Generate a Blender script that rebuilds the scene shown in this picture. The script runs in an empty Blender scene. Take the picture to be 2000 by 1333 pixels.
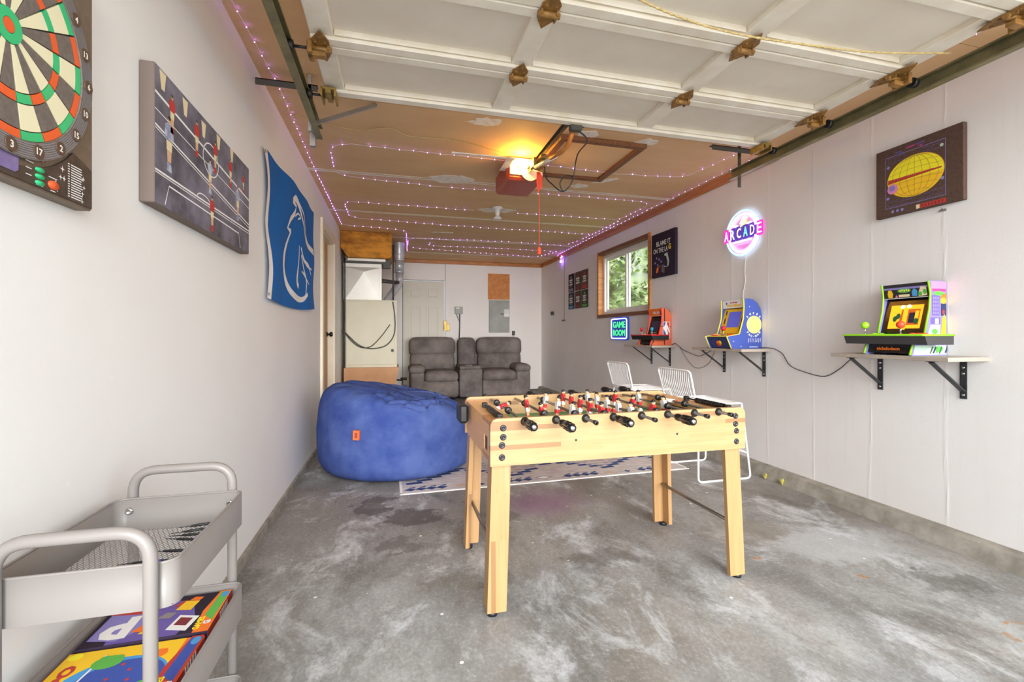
import bpy, bmesh, math, random
from mathutils import Vector, Matrix, noise
random.seed(7)
S = bpy.context.scene
COL = S.collection
PI = math.pi

# ------------------------------------------------------------------ camera, sky, sun, exposure
F_PX = 889.0
cam_data = bpy.data.cameras.new('camera')
cam_data.sensor_width = 36.0
cam_data.lens = F_PX / 2000 * 36.0
cam_data.shift_y = -11.5 / 2000
cam_data.clip_start = 0.02
cam = bpy.data.objects.new('camera', cam_data)
COL.objects.link(cam)
cam.location = (0, 0, 1.12)
cam.rotation_euler = (PI / 2, 0, -math.atan(230 / F_PX))
S.camera = cam

world = bpy.data.worlds.new('sky')
S.world = world
world.use_nodes = True
bg = world.node_tree.nodes['Background']
bg.inputs[0].default_value = (0.84, 0.93, 1.0, 1)
bg.inputs[1].default_value = 2.65

sun_data = bpy.data.lights.new('sun', 'SUN')
sun_data.energy = 4.8
sun_data.angle = math.radians(40)
sun_data.color = (1.0, 0.98, 0.96)
sun = bpy.data.objects.new('sun', sun_data)
COL.objects.link(sun)
sun.location = (0, -6, 5)
sun.rotation_euler = Vector((0.04, 1.0, -0.22)).to_track_quat('-Z', 'Y').to_euler()

S.view_settings.view_transform = 'Standard'
S.view_settings.look = 'None'
S.view_settings.exposure = 0.60
S.view_settings.gamma = 1.0
S.view_settings.use_curve_mapping = False
S.cycles.use_denoising = True
S.cycles.max_bounces = 14
S.cycles.diffuse_bounces = 8
S.cycles.use_adaptive_sampling = True
S.cycles.adaptive_threshold = 0.02
S.cycles.transparent_max_bounces = 12
S.cycles.sample_clamp_indirect = 8.0
S.cycles.caustics_reflective = False
S.cycles.caustics_refractive = False

# ------------------------------------------------------------------ materials
def lin(h):
    h = h.lstrip('#')
    out = []
    for i in (0, 2, 4):
        c = int(h[i:i + 2], 16) / 255
        out.append(c / 12.92 if c <= 0.04045 else ((c + 0.055) / 1.055) ** 2.4)
    return (*out, 1)

MATS = {}
def new_mat(name):
    m = bpy.data.materials.new(name)
    m.use_nodes = True
    nt = m.node_tree
    return m, nt, nt.nodes['Principled BSDF']

def nd(nt, kind, **kw):
    n = nt.nodes.new(kind)
    for k, v in kw.items():
        setattr(n, k, v)
    return n

def coords(nt, scale=(1, 1, 1), kind='Object', loc=(0, 0, 0)):
    tc = nd(nt, 'ShaderNodeTexCoord')
    mp = nd(nt, 'ShaderNodeMapping')
    mp.inputs['Scale'].default_value = scale
    mp.inputs['Location'].default_value = loc
    nt.links.new(tc.outputs[kind], mp.inputs[0])
    return mp.outputs[0]

def noise_node(nt, vec, scale, detail=4, rough=.55, dist=0):
    n = nd(nt, 'ShaderNodeTexNoise')
    n.inputs['Scale'].default_value = scale
    n.inputs['Detail'].default_value = detail
    n.inputs['Roughness'].default_value = rough
    n.inputs['Distortion'].default_value = dist
    nt.links.new(vec, n.inputs['Vector'])
    return n.outputs['Fac']

def ramp(nt, fac, stops):
    r = nd(nt, 'ShaderNodeValToRGB')
    e = r.color_ramp.elements
    while len(e) < len(stops):
        e.new(0.5)
    for k, (p, c) in enumerate(stops):
        e[k].position = p
        e[k].color = lin(c) if isinstance(c, str) else (c, c, c, 1)
    nt.links.new(fac, r.inputs[0])
    return r.outputs[0]

def mixc(nt, fac, a, b, mode='MIX'):
    n = nd(nt, 'ShaderNodeMix', data_type='RGBA', blend_type=mode)
    for sock, val in ((n.inputs[0], fac), (n.inputs[6], a), (n.inputs[7], b)):
        if isinstance(val, (int, float)):
            sock.default_value = val
        elif isinstance(val, str):
            sock.default_value = lin(val)
        else:
            nt.links.new(val, sock)
    return n.outputs[2]

def math_node(nt, op, a, b=None):
    n = nd(nt, 'ShaderNodeMath', operation=op)
    for sock, val in ((n.inputs[0], a), (n.inputs[1], b)):
        if val is None:
            continue
        if isinstance(val, (int, float)):
            sock.default_value = val
        else:
            nt.links.new(val, sock)
    return n.outputs[0]

def bump_to(nt, bsdf, height, strength=.3, distance=.01):
    b = nd(nt, 'ShaderNodeBump')
    b.inputs['Strength'].default_value = strength
    b.inputs['Distance'].default_value = distance
    nt.links.new(height, b.inputs['Height'])
    nt.links.new(b.outputs[0], bsdf.inputs['Normal'])

def M(name, c, rough=.55, metal=0.0, c2=None, scale=10, stretch=(1, 1, 1), bump=0, bscale=80, spec=.5, coat=0, lo=.35, hi=.65):
    m, nt, b = new_mat(name)
    b.inputs['Base Color'].default_value = lin(c)
    b.inputs['Roughness'].default_value = rough
    b.inputs['Metallic'].default_value = metal
    b.inputs['Specular IOR Level'].default_value = spec
    b.inputs['Coat Weight'].default_value = coat
    v = coords(nt, stretch)
    if c2:
        f = noise_node(nt, v, scale, 6, .6)
        nt.links.new(ramp(nt, f, [(lo, c), (hi, c2)]), b.inputs['Base Color'])
    if bump:
        bump_to(nt, b, noise_node(nt, v, bscale, 3), bump, .004)
    MATS[name] = m
    return m

def emit(name, c, strength, base=None):
    m, nt, b = new_mat(name)
    b.inputs['Base Color'].default_value = lin(base or c)
    b.inputs['Emission Color'].default_value = lin(c)
    b.inputs['Emission Strength'].default_value = strength
    MATS[name] = m
    return m

def wall_material(name, c, c2, fleck=True, lines=0):
    m, nt, b = new_mat(name)
    v = coords(nt)
    base = ramp(nt, noise_node(nt, v, 1.3, 5, .6), [(.3, c), (.7, c2)])
    if fleck:
        vo = nd(nt, 'ShaderNodeTexVoronoi')
        vo.inputs['Scale'].default_value = 5.5
        nt.links.new(v, vo.inputs['Vector'])
        f = math_node(nt, 'LESS_THAN', vo.outputs['Distance'], .035)
        base = mixc(nt, math_node(nt, 'MULTIPLY', f, .7), base, '#f6f3ee')
    h = noise_node(nt, v, 90, 3)
    if lines:
        sep = nd(nt, 'ShaderNodeSeparateXYZ')
        nt.links.new(v, sep.inputs[0])
        wob = noise_node(nt, coords(nt, (1, 1, .35)), 3.0, 2)
        yy = math_node(nt, 'ADD', sep.outputs['Y'], math_node(nt, 'MULTIPLY', wob, .05))
        fr = math_node(nt, 'FRACT', math_node(nt, 'DIVIDE', yy, lines))
        d = math_node(nt, 'ABSOLUTE', math_node(nt, 'SUBTRACT', fr, .5))
        line = ramp(nt, d, [(0.0, 1.0), (.035, 0.0)])
        thin = ramp(nt, noise_node(nt, coords(nt, (1, 1, .12)), 60, 2), [(.45, 0.0), (.7, 1.0)])
        amount = math_node(nt, 'MULTIPLY', line, math_node(nt, 'ADD', math_node(nt, 'MULTIPLY', thin, .7), .3))
        base = mixc(nt, math_node(nt, 'MULTIPLY', amount, .55), base, '#f3f0ec')
        streak = noise_node(nt, coords(nt, (1, 14, .6)), 2.2, 3)
        base = mixc(nt, ramp(nt, streak, [(.55, 0.0), (.8, .10)]), base, '#c9c0ba')
        h = math_node(nt, 'ADD', math_node(nt, 'MULTIPLY', h, .3), amount)
    nt.links.new(base, b.inputs['Base Color'])
    b.inputs['Roughness'].default_value = .62
    bump_to(nt, b, h, .25 if lines else .06, .006)
    MATS[name] = m
    return m

def wood_staves(name, ca, cb, cd, length=.36, height=.042, axes='XZ', rough=.42):
    """finger-jointed pine: staggered staves with a grain running along them"""
    m, nt, b = new_mat(name)
    tc = nd(nt, 'ShaderNodeTexCoord')
    sep = nd(nt, 'ShaderNodeSeparateXYZ')
    nt.links.new(tc.outputs['Object'], sep.inputs[0])
    comb = nd(nt, 'ShaderNodeCombineXYZ')
    nt.links.new(sep.outputs[axes[0]], comb.inputs[0])
    nt.links.new(sep.outputs[axes[1]], comb.inputs[1])
    br = nd(nt, 'ShaderNodeTexBrick')
    br.inputs['Scale'].default_value = 1.0
    br.inputs['Brick Width'].default_value = length
    br.inputs['Row Height'].default_value = height
    br.inputs['Mortar Size'].default_value = 0.0
    br.inputs['Color1'].default_value = (0, 0, 0, 1)
    br.inputs['Color2'].default_value = (1, 1, 1, 1)
    br.offset = .37
    nt.links.new(comb.outputs[0], br.inputs['Vector'])
    stave = ramp(nt, br.outputs['Color'], [(0.0, ca), (.90, cb), (.93, cd), (1.0, cd)])
    mp = nd(nt, 'ShaderNodeMapping')
    mp.inputs['Scale'].default_value = (3, 60, 1)
    nt.links.new(comb.outputs[0], mp.inputs[0])
    grain = noise_node(nt, mp.outputs[0], 1.5, 5, .6, .6)
    col = mixc(nt, ramp(nt, grain, [(.45, 0.0), (.75, .35)]), stave, cd)
    nt.links.new(col, b.inputs['Base Color'])
    b.inputs['Roughness'].default_value = rough
    MATS[name] = m
    return m

def floor_material():
    m, nt, b = new_mat('worn_concrete')
    v = coords(nt)
    sep = nd(nt, 'ShaderNodeSeparateXYZ')
    nt.links.new(v, sep.inputs[0])
    skew = coords(nt, (1.0, .62, 1))
    n1 = noise_node(nt, skew, 1.6, 12, .72, .25)
    base = ramp(nt, n1, [(.30, '#64635f'), (.43, '#888886'), (.55, '#a4a5a4'), (.68, '#c1c3c4')])
    back = ramp(nt, math_node(nt, 'DIVIDE', sep.outputs['Y'], 5.0), [(.22, 0.0), (.56, 1.0)])
    n2 = noise_node(nt, coords(nt, loc=(7, 3, 0)), 1.3, 8, .65, .3)
    brown = math_node(nt, 'MULTIPLY', ramp(nt, n2, [(.3, .4), (.6, 1.0)]), back)
    base = mixc(nt, math_node(nt, 'MULTIPLY', brown, .68), base, '#786e63')
    n6 = noise_node(nt, coords(nt, (1, .7, 1), loc=(31, 8, 0)), 1.2, 8, .7, .4)
    base = mixc(nt, ramp(nt, n6, [(.50, 0.0), (.66, .5)]), base, '#8a7f70')
    n3 = noise_node(nt, coords(nt, (1.0, .7, 1), loc=(2, 9, 0)), 2.6, 14, .74, .5)
    base = mixc(nt, ramp(nt, n3, [(.53, 0.0), (.64, .62)]), base, '#d9dce0')
    n4 = noise_node(nt, coords(nt, (1.0, .6, 1), loc=(20, 1, 0)), 2.2, 12, .72, .4)
    base = mixc(nt, ramp(nt, n4, [(.53, 0.0), (.66, .75)]), base, '#5b5750')
    n5 = noise_node(nt, coords(nt, loc=(4, 4, 0)), 26, 6, .7)
    base = mixc(nt, ramp(nt, n5, [(.60, 0.0), (.75, .45)]), base, '#68645c')
    n7 = noise_node(nt, coords(nt, (1, .25, 1), loc=(9, 14, 0)), 9, 6, .7, .6)
    base = mixc(nt, ramp(nt, n7, [(.64, 0.0), (.74, .5)]), base, '#dcdddd')
    n8 = noise_node(nt, coords(nt, (1, .8, 1), loc=(3, 2, 0)), 70, 6, .75)
    base = mixc(nt, ramp(nt, n8, [(.38, .28), (.5, 0.0)]), base, '#6f6c66')
    base = mixc(nt, ramp(nt, n8, [(.52, 0.0), (.64, .22)]), base, '#d2d3d3')
    n9 = noise_node(nt, coords(nt, (1, .7, 1), loc=(13, 5, 0)), 8, 8, .75, .3)
    base = mixc(nt, ramp(nt, n9, [(.53, 0.0), (.66, .4)]), base, '#6d6963')
    vo = nd(nt, 'ShaderNodeTexVoronoi')
    vo.inputs['Scale'].default_value = 6.0
    nt.links.new(v, vo.inputs['Vector'])
    base = mixc(nt, math_node(nt, 'LESS_THAN', vo.outputs['Distance'], .045), base, '#e4e4e4')
    nn = nd(nt, 'ShaderNodeTexNoise')
    nn.inputs['Scale'].default_value = 5.0
    nn.inputs['Detail'].default_value = 9
    nn.inputs['Roughness'].default_value = .7
    nt.links.new(v, nn.inputs['Vector'])
    dn = nd(nt, 'ShaderNodeVectorMath', operation='MULTIPLY_ADD')
    off = nd(nt, 'ShaderNodeVectorMath', operation='SUBTRACT')
    nt.links.new(nn.outputs['Color'], off.inputs[0])
    off.inputs[1].default_value = (.5, .5, .5)
    nt.links.new(off.outputs[0], dn.inputs[0])
    dn.inputs[1].default_value = (.55, .55, 0)
    nt.links.new(v, dn.inputs[2])
    def blot(x, y, rx, ry, col, amt, hard=.4):
        nonlocal base
        mp = nd(nt, 'ShaderNodeMapping')
        mp.inputs['Location'].default_value = (-x / rx, -y / ry, 0)
        mp.inputs['Scale'].default_value = (1 / rx, 1 / ry, 0)
        nt.links.new(dn.outputs[0], mp.inputs[0])
        g = nd(nt, 'ShaderNodeTexGradient', gradient_type='SPHERICAL')
        nt.links.new(mp.outputs[0], g.inputs[0])
        base = mixc(nt, ramp(nt, g.outputs['Fac'], [(.08, 0.0), (hard, amt)]), base, col)
    blot(.95, 2.92, .42, .35, '#86647f', .7, .7)      # violet paint stain under the table
    blot(-.12, 3.12, .16, .2, '#544c42', .75, .3)     # oil stains left of the table
    blot(.08, 2.85, .2, .14, '#544c42', .75, .3)
    blot(.02, 2.5, .14, .1, '#5c554b', .6)
    blot(.62, 2.72, .2, .12, '#5c564c', .6)
    blot(1.0, 2.1, .22, .14, '#5c564d', .55)
    blot(.30, 2.05, .3, .1, '#67624f', .35)
    blot(2.45, 1.52, .22, .1, '#56534d', .6)
    blot(1.9, 2.2, .35, .2, '#7a6f5e', .45)
    blot(2.12, 1.67, .05, .025, '#a8763c', .85, .3)   # rust
    blot(1.78, 1.92, .025, .02, '#b9773a', .85, .3)
    blot(2.35, 1.20, .03, .02, '#a87a48', .8, .3)
    blot(2.2, 1.12, .03, .02, '#a87a48', .7, .3)
    blot(2.3, 1.95, .5, .25, '#d0d3d6', .35)
    nt.links.new(base, b.inputs['Base Color'])
    nt.links.new(ramp(nt, n3, [(.3, .42), (.7, .65)]), b.inputs['Roughness'])
    b.inputs['Specular IOR Level'].default_value = .35
    bump_to(nt, b, noise_node(nt, v, 30, 8), .12, .004)
    MATS['worn_concrete'] = m

def glass_material(name, tint='#ffffff', reflect=1.0):
    m, nt, b = new_mat(name)
    nt.nodes.remove(b)
    out = nt.nodes['Material Output']
    tr = nd(nt, 'ShaderNodeBsdfTransparent')
    tr.inputs[0].default_value = lin(tint)
    gl = nd(nt, 'ShaderNodeBsdfGlossy')
    gl.inputs['Roughness'].default_value = .03
    fr = nd(nt, 'ShaderNodeLayerWeight')
    fr.inputs[0].default_value = .5
    face = math_node(nt, 'ADD', math_node(nt, 'MULTIPLY', math_node(nt, 'POWER', fr.outputs['Facing'], 5.0), .9), .04)
    mx = nd(nt, 'ShaderNodeMixShader')
    nt.links.new(math_node(nt, 'MULTIPLY', face, reflect), mx.inputs[0])
    nt.links.new(tr.outputs[0], mx.inputs[1])
    nt.links.new(gl.outputs[0], mx.inputs[2])
    nt.links.new(mx.outputs[0], out.inputs[0])
    MATS[name] = m

def leaf_material():
    m, nt, b = new_mat('leaf')
    oi = noise_node(nt, coords(nt), 2.2, 4)
    nt.links.new(ramp(nt, oi, [(.35, '#2c3d1d'), (.5, '#5d7438'), (.68, '#a9b384')]), b.inputs['Base Color'])
    b.inputs['Roughness'].default_value = .35
    b.inputs['Transmission Weight'].default_value = 0
    MATS['leaf'] = m

floor_material()
leaf_material()
glass_material('window_glass')
glass_material('clear_acrylic', '#f2e9f4', .6)
wall_material('painted_wall', '#efece8', '#f3f1ee', True)
wall_material('painted_siding', '#e9e5e2', '#efecea', False, .406)
wall_material('painted_back_wall', '#f0eae4', '#f4f0eb', False)
M('curb_concrete', '#a39d92', .85, c2='#837d72', scale=9, bump=.5, bscale=35)
M('driveway_concrete', '#b9b5ac', .9, c2='#a6a299', scale=3)
M('ceiling_board', '#dfb788', .75, c2='#e6c193', scale=1.6, stretch=(1, 3, 1), bump=.1, bscale=25)
M('joint_compound', '#fbf7f0', .8, c2='#ecdfcb', scale=22)
M('stained_wood', '#a9682c', .45, c2='#cf8c48', scale=5, stretch=(1, .6, 12))
M('dark_stained_wood', '#6d3f22', .5, c2='#8c5a36', scale=6, stretch=(10, .5, 10))
M('orange_plywood', '#c4752b', .55, c2='#d78f45', scale=14, stretch=(1, 1, 1))
M('return_box_wood', '#c08a5d', .6, c2='#cf9c70', scale=3)
M('rope_fibre', '#cdb680', .8, c2='#b49a62', scale=60)
M('panel_grey', '#8f9288', .45, c2='#a0a299', scale=5)
M('white_paint', '#ece9e2', .45)
M('cream_paint', '#efe6d3', .45, c2='#e9dcc4', scale=4)
M('white_vinyl', '#f1f1ee', .35)
M('door_tan', '#b98a4c', .5, c2='#c69a5c', scale=5, stretch=(1, 1, .2))
M('door_cream', '#dbd5c6', .5)
M('garage_white', '#e9e0d2', .6, c2='#d9cebf', scale=2.6, bump=.15, bscale=30, lo=.3, hi=.75)
M('garage_rail', '#f3ecdf', .5, c2='#e6dbc8', scale=6)
M('rusty_steel', '#7a5c34', .5, .25, c2='#a97a3c', scale=30)
M('brass_plate', '#b09352', .4, .6, c2='#8f7436', scale=30)
M('track_steel', '#8f8660', .45, .3, c2='#746d50', scale=12)
M('grey_steel', '#a9a9a6', .4, .8)
M('dark_steel', '#4a4741', .5, .15)
M('chrome', '#d8d8da', .18, 1.0)
M('galvanised', '#cfced0', .35, .35, c2='#b4b3b6', scale=14)
M('sheet_metal', '#d6d2c8', .4, .25, c2='#e2dfd6', scale=3)
M('furnace_beige', '#d6cfb4', .5, c2='#ddd7bf', scale=2)
M('insulation', '#8a571f', .9, c2='#e29a3a', scale=4, stretch=(1, 1, 2.0), bump=1.0, bscale=30, lo=.38, hi=.62)
M('black', '#17171a', .45)
M('black_gloss', '#101013', .18)
M('black_steel', '#2b2a2b', .4, .3)
M('bracket_black', '#37383a', .45, .2)
M('black_cable', '#242326', .5)
M('grey_cable', '#8d8780', .55)
M('white_cable', '#e9e4dd', .5)
M('white_plastic', '#f2f1ee', .35)
M('offwhite', '#efe9da', .4)
M('red_paint', '#a8432f', .35)
M('red_tag', '#f0502e', .45)
M('red', '#d2262c', .35)
M('orange_tag', '#f2713a', .6)
M('weed_yellow', '#d3c86a', .8, c2='#b9b552', scale=40)
M('lime', '#9be02a', .35)
M('taupe_laminate', '#a3968a', .45, c2='#b3a698', scale=3, stretch=(4, .6, 1))
M('velour', '#675f5c', .95, c2='#8a807b', scale=4, bump=.25, bscale=60, spec=.2)
M('velour_console', '#635c5a', .95, c2='#817976', scale=5, bump=.25, bscale=60, spec=.2)
M('blue_suede', '#364886', .95, c2='#51639c', scale=4.5, bump=.2, bscale=70, spec=.15)
M('rug_base', '#d7d0ca', .95, c2='#b9b0b2', scale=9, stretch=(1, 4, 1), bump=.3, bscale=120, spec=.1)
M('rug_navy', '#33477a', .95, c2='#4a5b88', scale=30, spec=.1)
M('rug_tan', '#cdb394', .95, spec=.1)
M('rug_grey', '#9d97a2', .95, c2='#b5afb6', scale=20, spec=.1)
M('rug_white', '#efece8', .95, spec=.1)
M('cart_taupe', '#87817d', .4, c2='#8c8682', scale=2)
M('white_wire', '#f4f3f1', .3)
M('flag_blue', '#1568b8', .7, spec=.2)
M('flag_white', '#f2f0ee', .7, spec=.2)
M('brick_tan', '#8b6a4a', .6)
M('dart_black', '#69605a', .6, c2='#7a716a', scale=120)
M('dart_case', '#6f5f50', .55, c2='#7b6a5a', scale=60)
M('dart_case_dark', '#3f342f', .5, c2='#53463e', scale=40)
M('dart_cream', '#efe8c3', .5)
M('dart_green', '#2fc07c', .45)
M('dart_red', '#ea6030', .45)
M('dart_wire', '#35322e', .5)
M('dart_badge', '#5b4638', .5)
M('display_violet', '#6f639a', .3, c2='#877bb0', scale=20)
M('canvas_slate', '#4f4a50', .8, c2='#8b8693', scale=5, spec=.2)
M('canvas_edge', '#75675f', .8)
M('canvas_brown', '#56423a', .8, c2='#634e44', scale=90, spec=.2)
M('canvas_black', '#2c2530', .8, c2='#3a2d40', scale=2, spec=.2)
M('print_white', '#f0eeec', .7)
M('print_cream', '#ead9b0', .7)
M('print_pale_yellow', '#f0dc86', .7)
M('print_red', '#c23a33', .7)
M('print_dark_red', '#7e2a30', .7)
M('print_shirt_blue', '#8087a8', .7, c2='#c9cbd6', scale=40)
M('print_navy', '#2d335c', .7)
M('print_blue', '#3d54a8', .7)
M('print_sky', '#4d9bd8', .7)
M('print_violet', '#6d5aa6', .7)
M('print_lilac', '#8d84c6', .7)
M('print_pink', '#e08ac0', .7)
M('print_magenta', '#d0408a', .7)
M('print_yellow', '#fbee2a', .7)
M('print_gold', '#fac824', .7)
M('print_orange', '#f5791f', .7)
M('print_green', '#5fb34a', .7)
M('print_dark_green', '#2c6b3c', .7)
M('print_mint', '#b9d3c2', .7)
M('print_grey', '#8c8688', .7)
M('print_dark', '#2b2729', .7)
M('print_skin', '#d9b08c', .7)
M('blue_cabinet', '#4156a8', .45)
M('charcoal_deck', '#3f3c3e', .6)
M('navy_cabinet', '#1c2560', .45)
M('yellow_trim', '#e9dc52', .4)
M('orange_cabinet', '#d9603a', .5, c2='#e06c44', scale=90)
M('field_green', '#4f8255', .6)
M('player_skin', '#d7a27c', .5)
M('player_red', '#c9242e', .35)
M('player_white', '#f1efef', .35)
M('rod_steel', '#8d857d', .3, .8)
M('screw_black', '#38353a', .35, .4)
M('teal', '#23a0b8', .35)
M('pale_siding', '#d9d4c8', .8)
M('bark', '#6b5642', .9, c2='#513f30', scale=20)
M('grass', '#6d8a45', .95, c2='#8aa35c', scale=4)
wood_staves('pine', '#ab875a', '#b18f64', '#8d6945', .30, .019)
wood_staves('pine_upright', '#a88153', '#af895d', '#8b6741', .30, .019, 'ZX')
wood_staves('pine_side', '#d3a06a', '#daab78', '#b07c4c', .36, .042, 'YZ')
emit('lamp_glow', '#ffbe48', 150.0)
emit('led_violet', '#9a68ff', 60.0)
emit('led_wire', '#d8b8f0', .10, '#e6d6e6')
emit('neon_white', '#f4f6ff', 5.0)
emit('neon_cyan', '#9be4f4', 1.1)
emit('neon_rim', '#5a3cb0', .45)
emit('neon_rim_pink', '#d838b8', .6)
emit('neon_white_pink', '#ffc4f2', 3.0)
emit('neon_pink', '#ff5fd0', 3.0)
emit('neon_yellow', '#fff27a', 4.0)
emit('neon_green', '#4dff9a', 3.0)
emit('neon_green_sign', '#3dff5a', 2.4)
emit('neon_violet', '#7a6cff', 3.0)
emit('neon_blue_white', '#b9b6ff', 4.0)
emit('sign_blue', '#1b3f9c', .35)
emit('screen_orange', '#f0a01e', .9)
emit('screen_orange_dark', '#b0501c', .6)
emit('screen_glow_white', '#fff6d0', 1.6)
emit('screen_blue', '#5458b4', .35)
emit('screen_dark', '#2b2942', .1)

# ------------------------------------------------------------------ mesh builder
FONT_CACHE = {}
def text_geo(s, bold=0.0):
    key = (s, bold)
    if key not in FONT_CACHE:
        cu = bpy.data.curves.new('lettering', 'FONT')
        cu.body = s
        cu.offset = bold
        cu.resolution_u = 2
        cu.align_x = 'CENTER'
        cu.align_y = 'CENTER'
        ob = bpy.data.objects.new('lettering', cu)
        COL.objects.link(ob)
        dg = bpy.context.evaluated_depsgraph_get()
        me = ob.evaluated_get(dg).to_mesh()
        vs = [tuple(v.co) for v in me.vertices]
        fs = [tuple(p.vertices) for p in me.polygons]
        ob.evaluated_get(dg).to_mesh_clear()
        bpy.data.objects.remove(ob)
        bpy.data.curves.remove(cu)
        FONT_CACHE[key] = (vs, fs)
    return FONT_CACHE[key]

def fillet(pts, r, n=5, closed=False):
    pts = [Vector(p) for p in pts]
    out = []
    N = len(pts)
    for i, p in enumerate(pts):
        if not closed and i in (0, N - 1):
            out.append(p)
            continue
        a, b = pts[i - 1], pts[(i + 1) % N]
        ra = min(r, (a - p).length * .49)
        rb = min(r, (b - p).length * .49)
        s, e = p + (a - p).normalized() * ra, p + (b - p).normalized() * rb
        for k in range(n + 1):
            t = k / n
            out.append(s * (1 - t) ** 2 + p * 2 * t * (1 - t) + e * t * t)
    return out

def spline(pts, n=6):
    P = [Vector(p) for p in pts]
    P = [P[0] * 2 - P[1]] + P + [P[-1] * 2 - P[-2]]
    out = []
    for i in range(1, len(P) - 2):
        for k in range(n):
            t = k / n
            a, b, c, d = P[i - 1], P[i], P[i + 1], P[i + 2]
            out.append(.5 * ((2 * b) + (c - a) * t + (2 * a - 5 * b + 4 * c - d) * t * t + (3 * b - a - 3 * c + d) * t ** 3))
    out.append(P[-2])
    return out

class MB:
    def __init__(s):
        s.v, s.f, s.mi, s.sm = [], [], [], []
    def add(s, vs, fs, mi=0, sm=False, mx=None):
        o = len(s.v)
        if mx is not None:
            vs = [mx @ Vector(p) for p in vs]
        s.v += [tuple(p) for p in vs]
        for f in fs:
            s.f.append(tuple(i + o for i in f))
            s.mi.append(mi)
            s.sm.append(sm)
        return s
    def hull(s, pts, mi=0, sm=False, mx=None):
        bm = bmesh.new()
        for p in pts:
            bm.verts.new(p)
        r = bmesh.ops.convex_hull(bm, input=bm.verts[:])
        bm.verts.ensure_lookup_table()
        used = [v for v in bm.verts if v.link_faces]
        idx = {v: i for i, v in enumerate(used)}
        s.add([v.co[:] for v in used], [[idx[v] for v in f.verts] for f in bm.faces], mi, sm, mx)
        bm.free()
        return s
    def box(s, x0, x1, y0, y1, z0, z1, mi=0, bev=0, mx=None):
        if bev <= 0:
            vs = [(x, y, z) for z in (z0, z1) for y in (y0, y1) for x in (x0, x1)]
            return s.add(vs, [(0, 2, 3, 1), (4, 5, 7, 6), (0, 1, 5, 4), (2, 6, 7, 3), (0, 4, 6, 2), (1, 3, 7, 5)], mi, False, mx)
        vs, fs = [], []
        X, Y, Z = (x0, x1), (y0, y1), (z0, z1)
        def vert(i, j, k, ax):
            d = [(-1, 1)[q] for q in (i, j, k)]
            p = [X[i], Y[j], Z[k]]
            for a in range(3):
                if a != ax:
                    p[a] -= d[a] * bev
            vs.append(tuple(p))
            return len(vs) - 1
        V = {(i, j, k, a): vert(i, j, k, a) for i in (0, 1) for j in (0, 1) for k in (0, 1) for a in range(3)}
        c = Vector(((x0 + x1) / 2, (y0 + y1) / 2, (z0 + z1) / 2))
        def face(ids):
            p = [Vector(vs[i]) for i in ids]
            nrm = (p[1] - p[0]).cross(p[2] - p[0])
            if nrm.dot(sum(p, Vector()) / len(p) - c) < 0:
                ids = ids[::-1]
            fs.append(tuple(ids))
        for side in (0, 1):
            face([V[(side, j, k, 0)] for j, k in ((0, 0), (1, 0), (1, 1), (0, 1))])
            face([V[(i, side, k, 1)] for i, k in ((0, 0), (1, 0), (1, 1), (0, 1))])
            face([V[(i, j, side, 2)] for i, j in ((0, 0), (1, 0), (1, 1), (0, 1))])
        for a in (0, 1):
            for b in (0, 1):
                face([V[(0, a, b, 1)], V[(1, a, b, 1)], V[(1, a, b, 2)], V[(0, a, b, 2)]])
                face([V[(a, 0, b, 0)], V[(a, 1, b, 0)], V[(a, 1, b, 2)], V[(a, 0, b, 2)]])
                face([V[(a, b, 0, 0)], V[(a, b, 1, 0)], V[(a, b, 1, 1)], V[(a, b, 0, 1)]])
        for i in (0, 1):
            for j in (0, 1):
                for k in (0, 1):
                    face([V[(i, j, k, 0)], V[(i, j, k, 1)], V[(i, j, k, 2)]])
        return s.add(vs, fs, mi, False, mx)
    def tube(s, pts, r, n=8, mi=0, closed=False, mx=None, cap=True):
        P = [Vector(p) for p in pts]
        N = len(P)
        rad = r if isinstance(r, (list, tuple)) else [r] * N
        vs, fs = [], []
        up = None
        for i, p in enumerate(P):
            if closed:
                t = P[(i + 1) % N] - P[i - 1]
            else:
                t = P[min(i + 1, N - 1)] - P[max(i - 1, 0)]
            if t.length < 1e-9:
                t = Vector((0, 0, 1))
            t.normalize()
            if up is None:
                up = t.orthogonal().normalized()
            up = (up - t * up.dot(t))
            up = up.normalized() if up.length > 1e-6 else t.orthogonal().normalized()
            w = t.cross(up)
            for k in range(n):
                a = 2 * PI * k / n
                vs.append(p + (up * math.cos(a) + w * math.sin(a)) * rad[i])
        L = N if closed else N - 1
        for i in range(L):
            j = (i + 1) % N
            for k in range(n):
                k2 = (k + 1) % n
                fs.append((i * n + k, i * n + k2, j * n + k2, j * n + k))
        s.add(vs, fs, mi, n > 4, mx)
        if cap and not closed:
            o = len(s.v) - len(vs)
            s.f += [tuple(o + k for k in range(n))[::-1], tuple(o + (N - 1) * n + k for k in range(n))]
            s.mi += [mi, mi]
            s.sm += [False, False]
        return s
    def cyl(s, p0, p1, r, n=16, mi=0, r1=None, mx=None):
        return s.tube([p0, p1], [r, r if r1 is None else r1], n, mi, False, mx)
    def lathe(s, prof, n=20, mi=0, mx=None, sm=True):
        vs, fs = [], []
        for r, z in prof:
            for k in range(n):
                a = 2 * PI * k / n
                vs.append((r * math.cos(a), r * math.sin(a), z))
        for i in range(len(prof) - 1):
            for k in range(n):
                k2 = (k + 1) % n
                fs.append((i * n + k, i * n + k2, (i + 1) * n + k2, (i + 1) * n + k))
        return s.add(vs, fs, mi, sm, mx)
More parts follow.
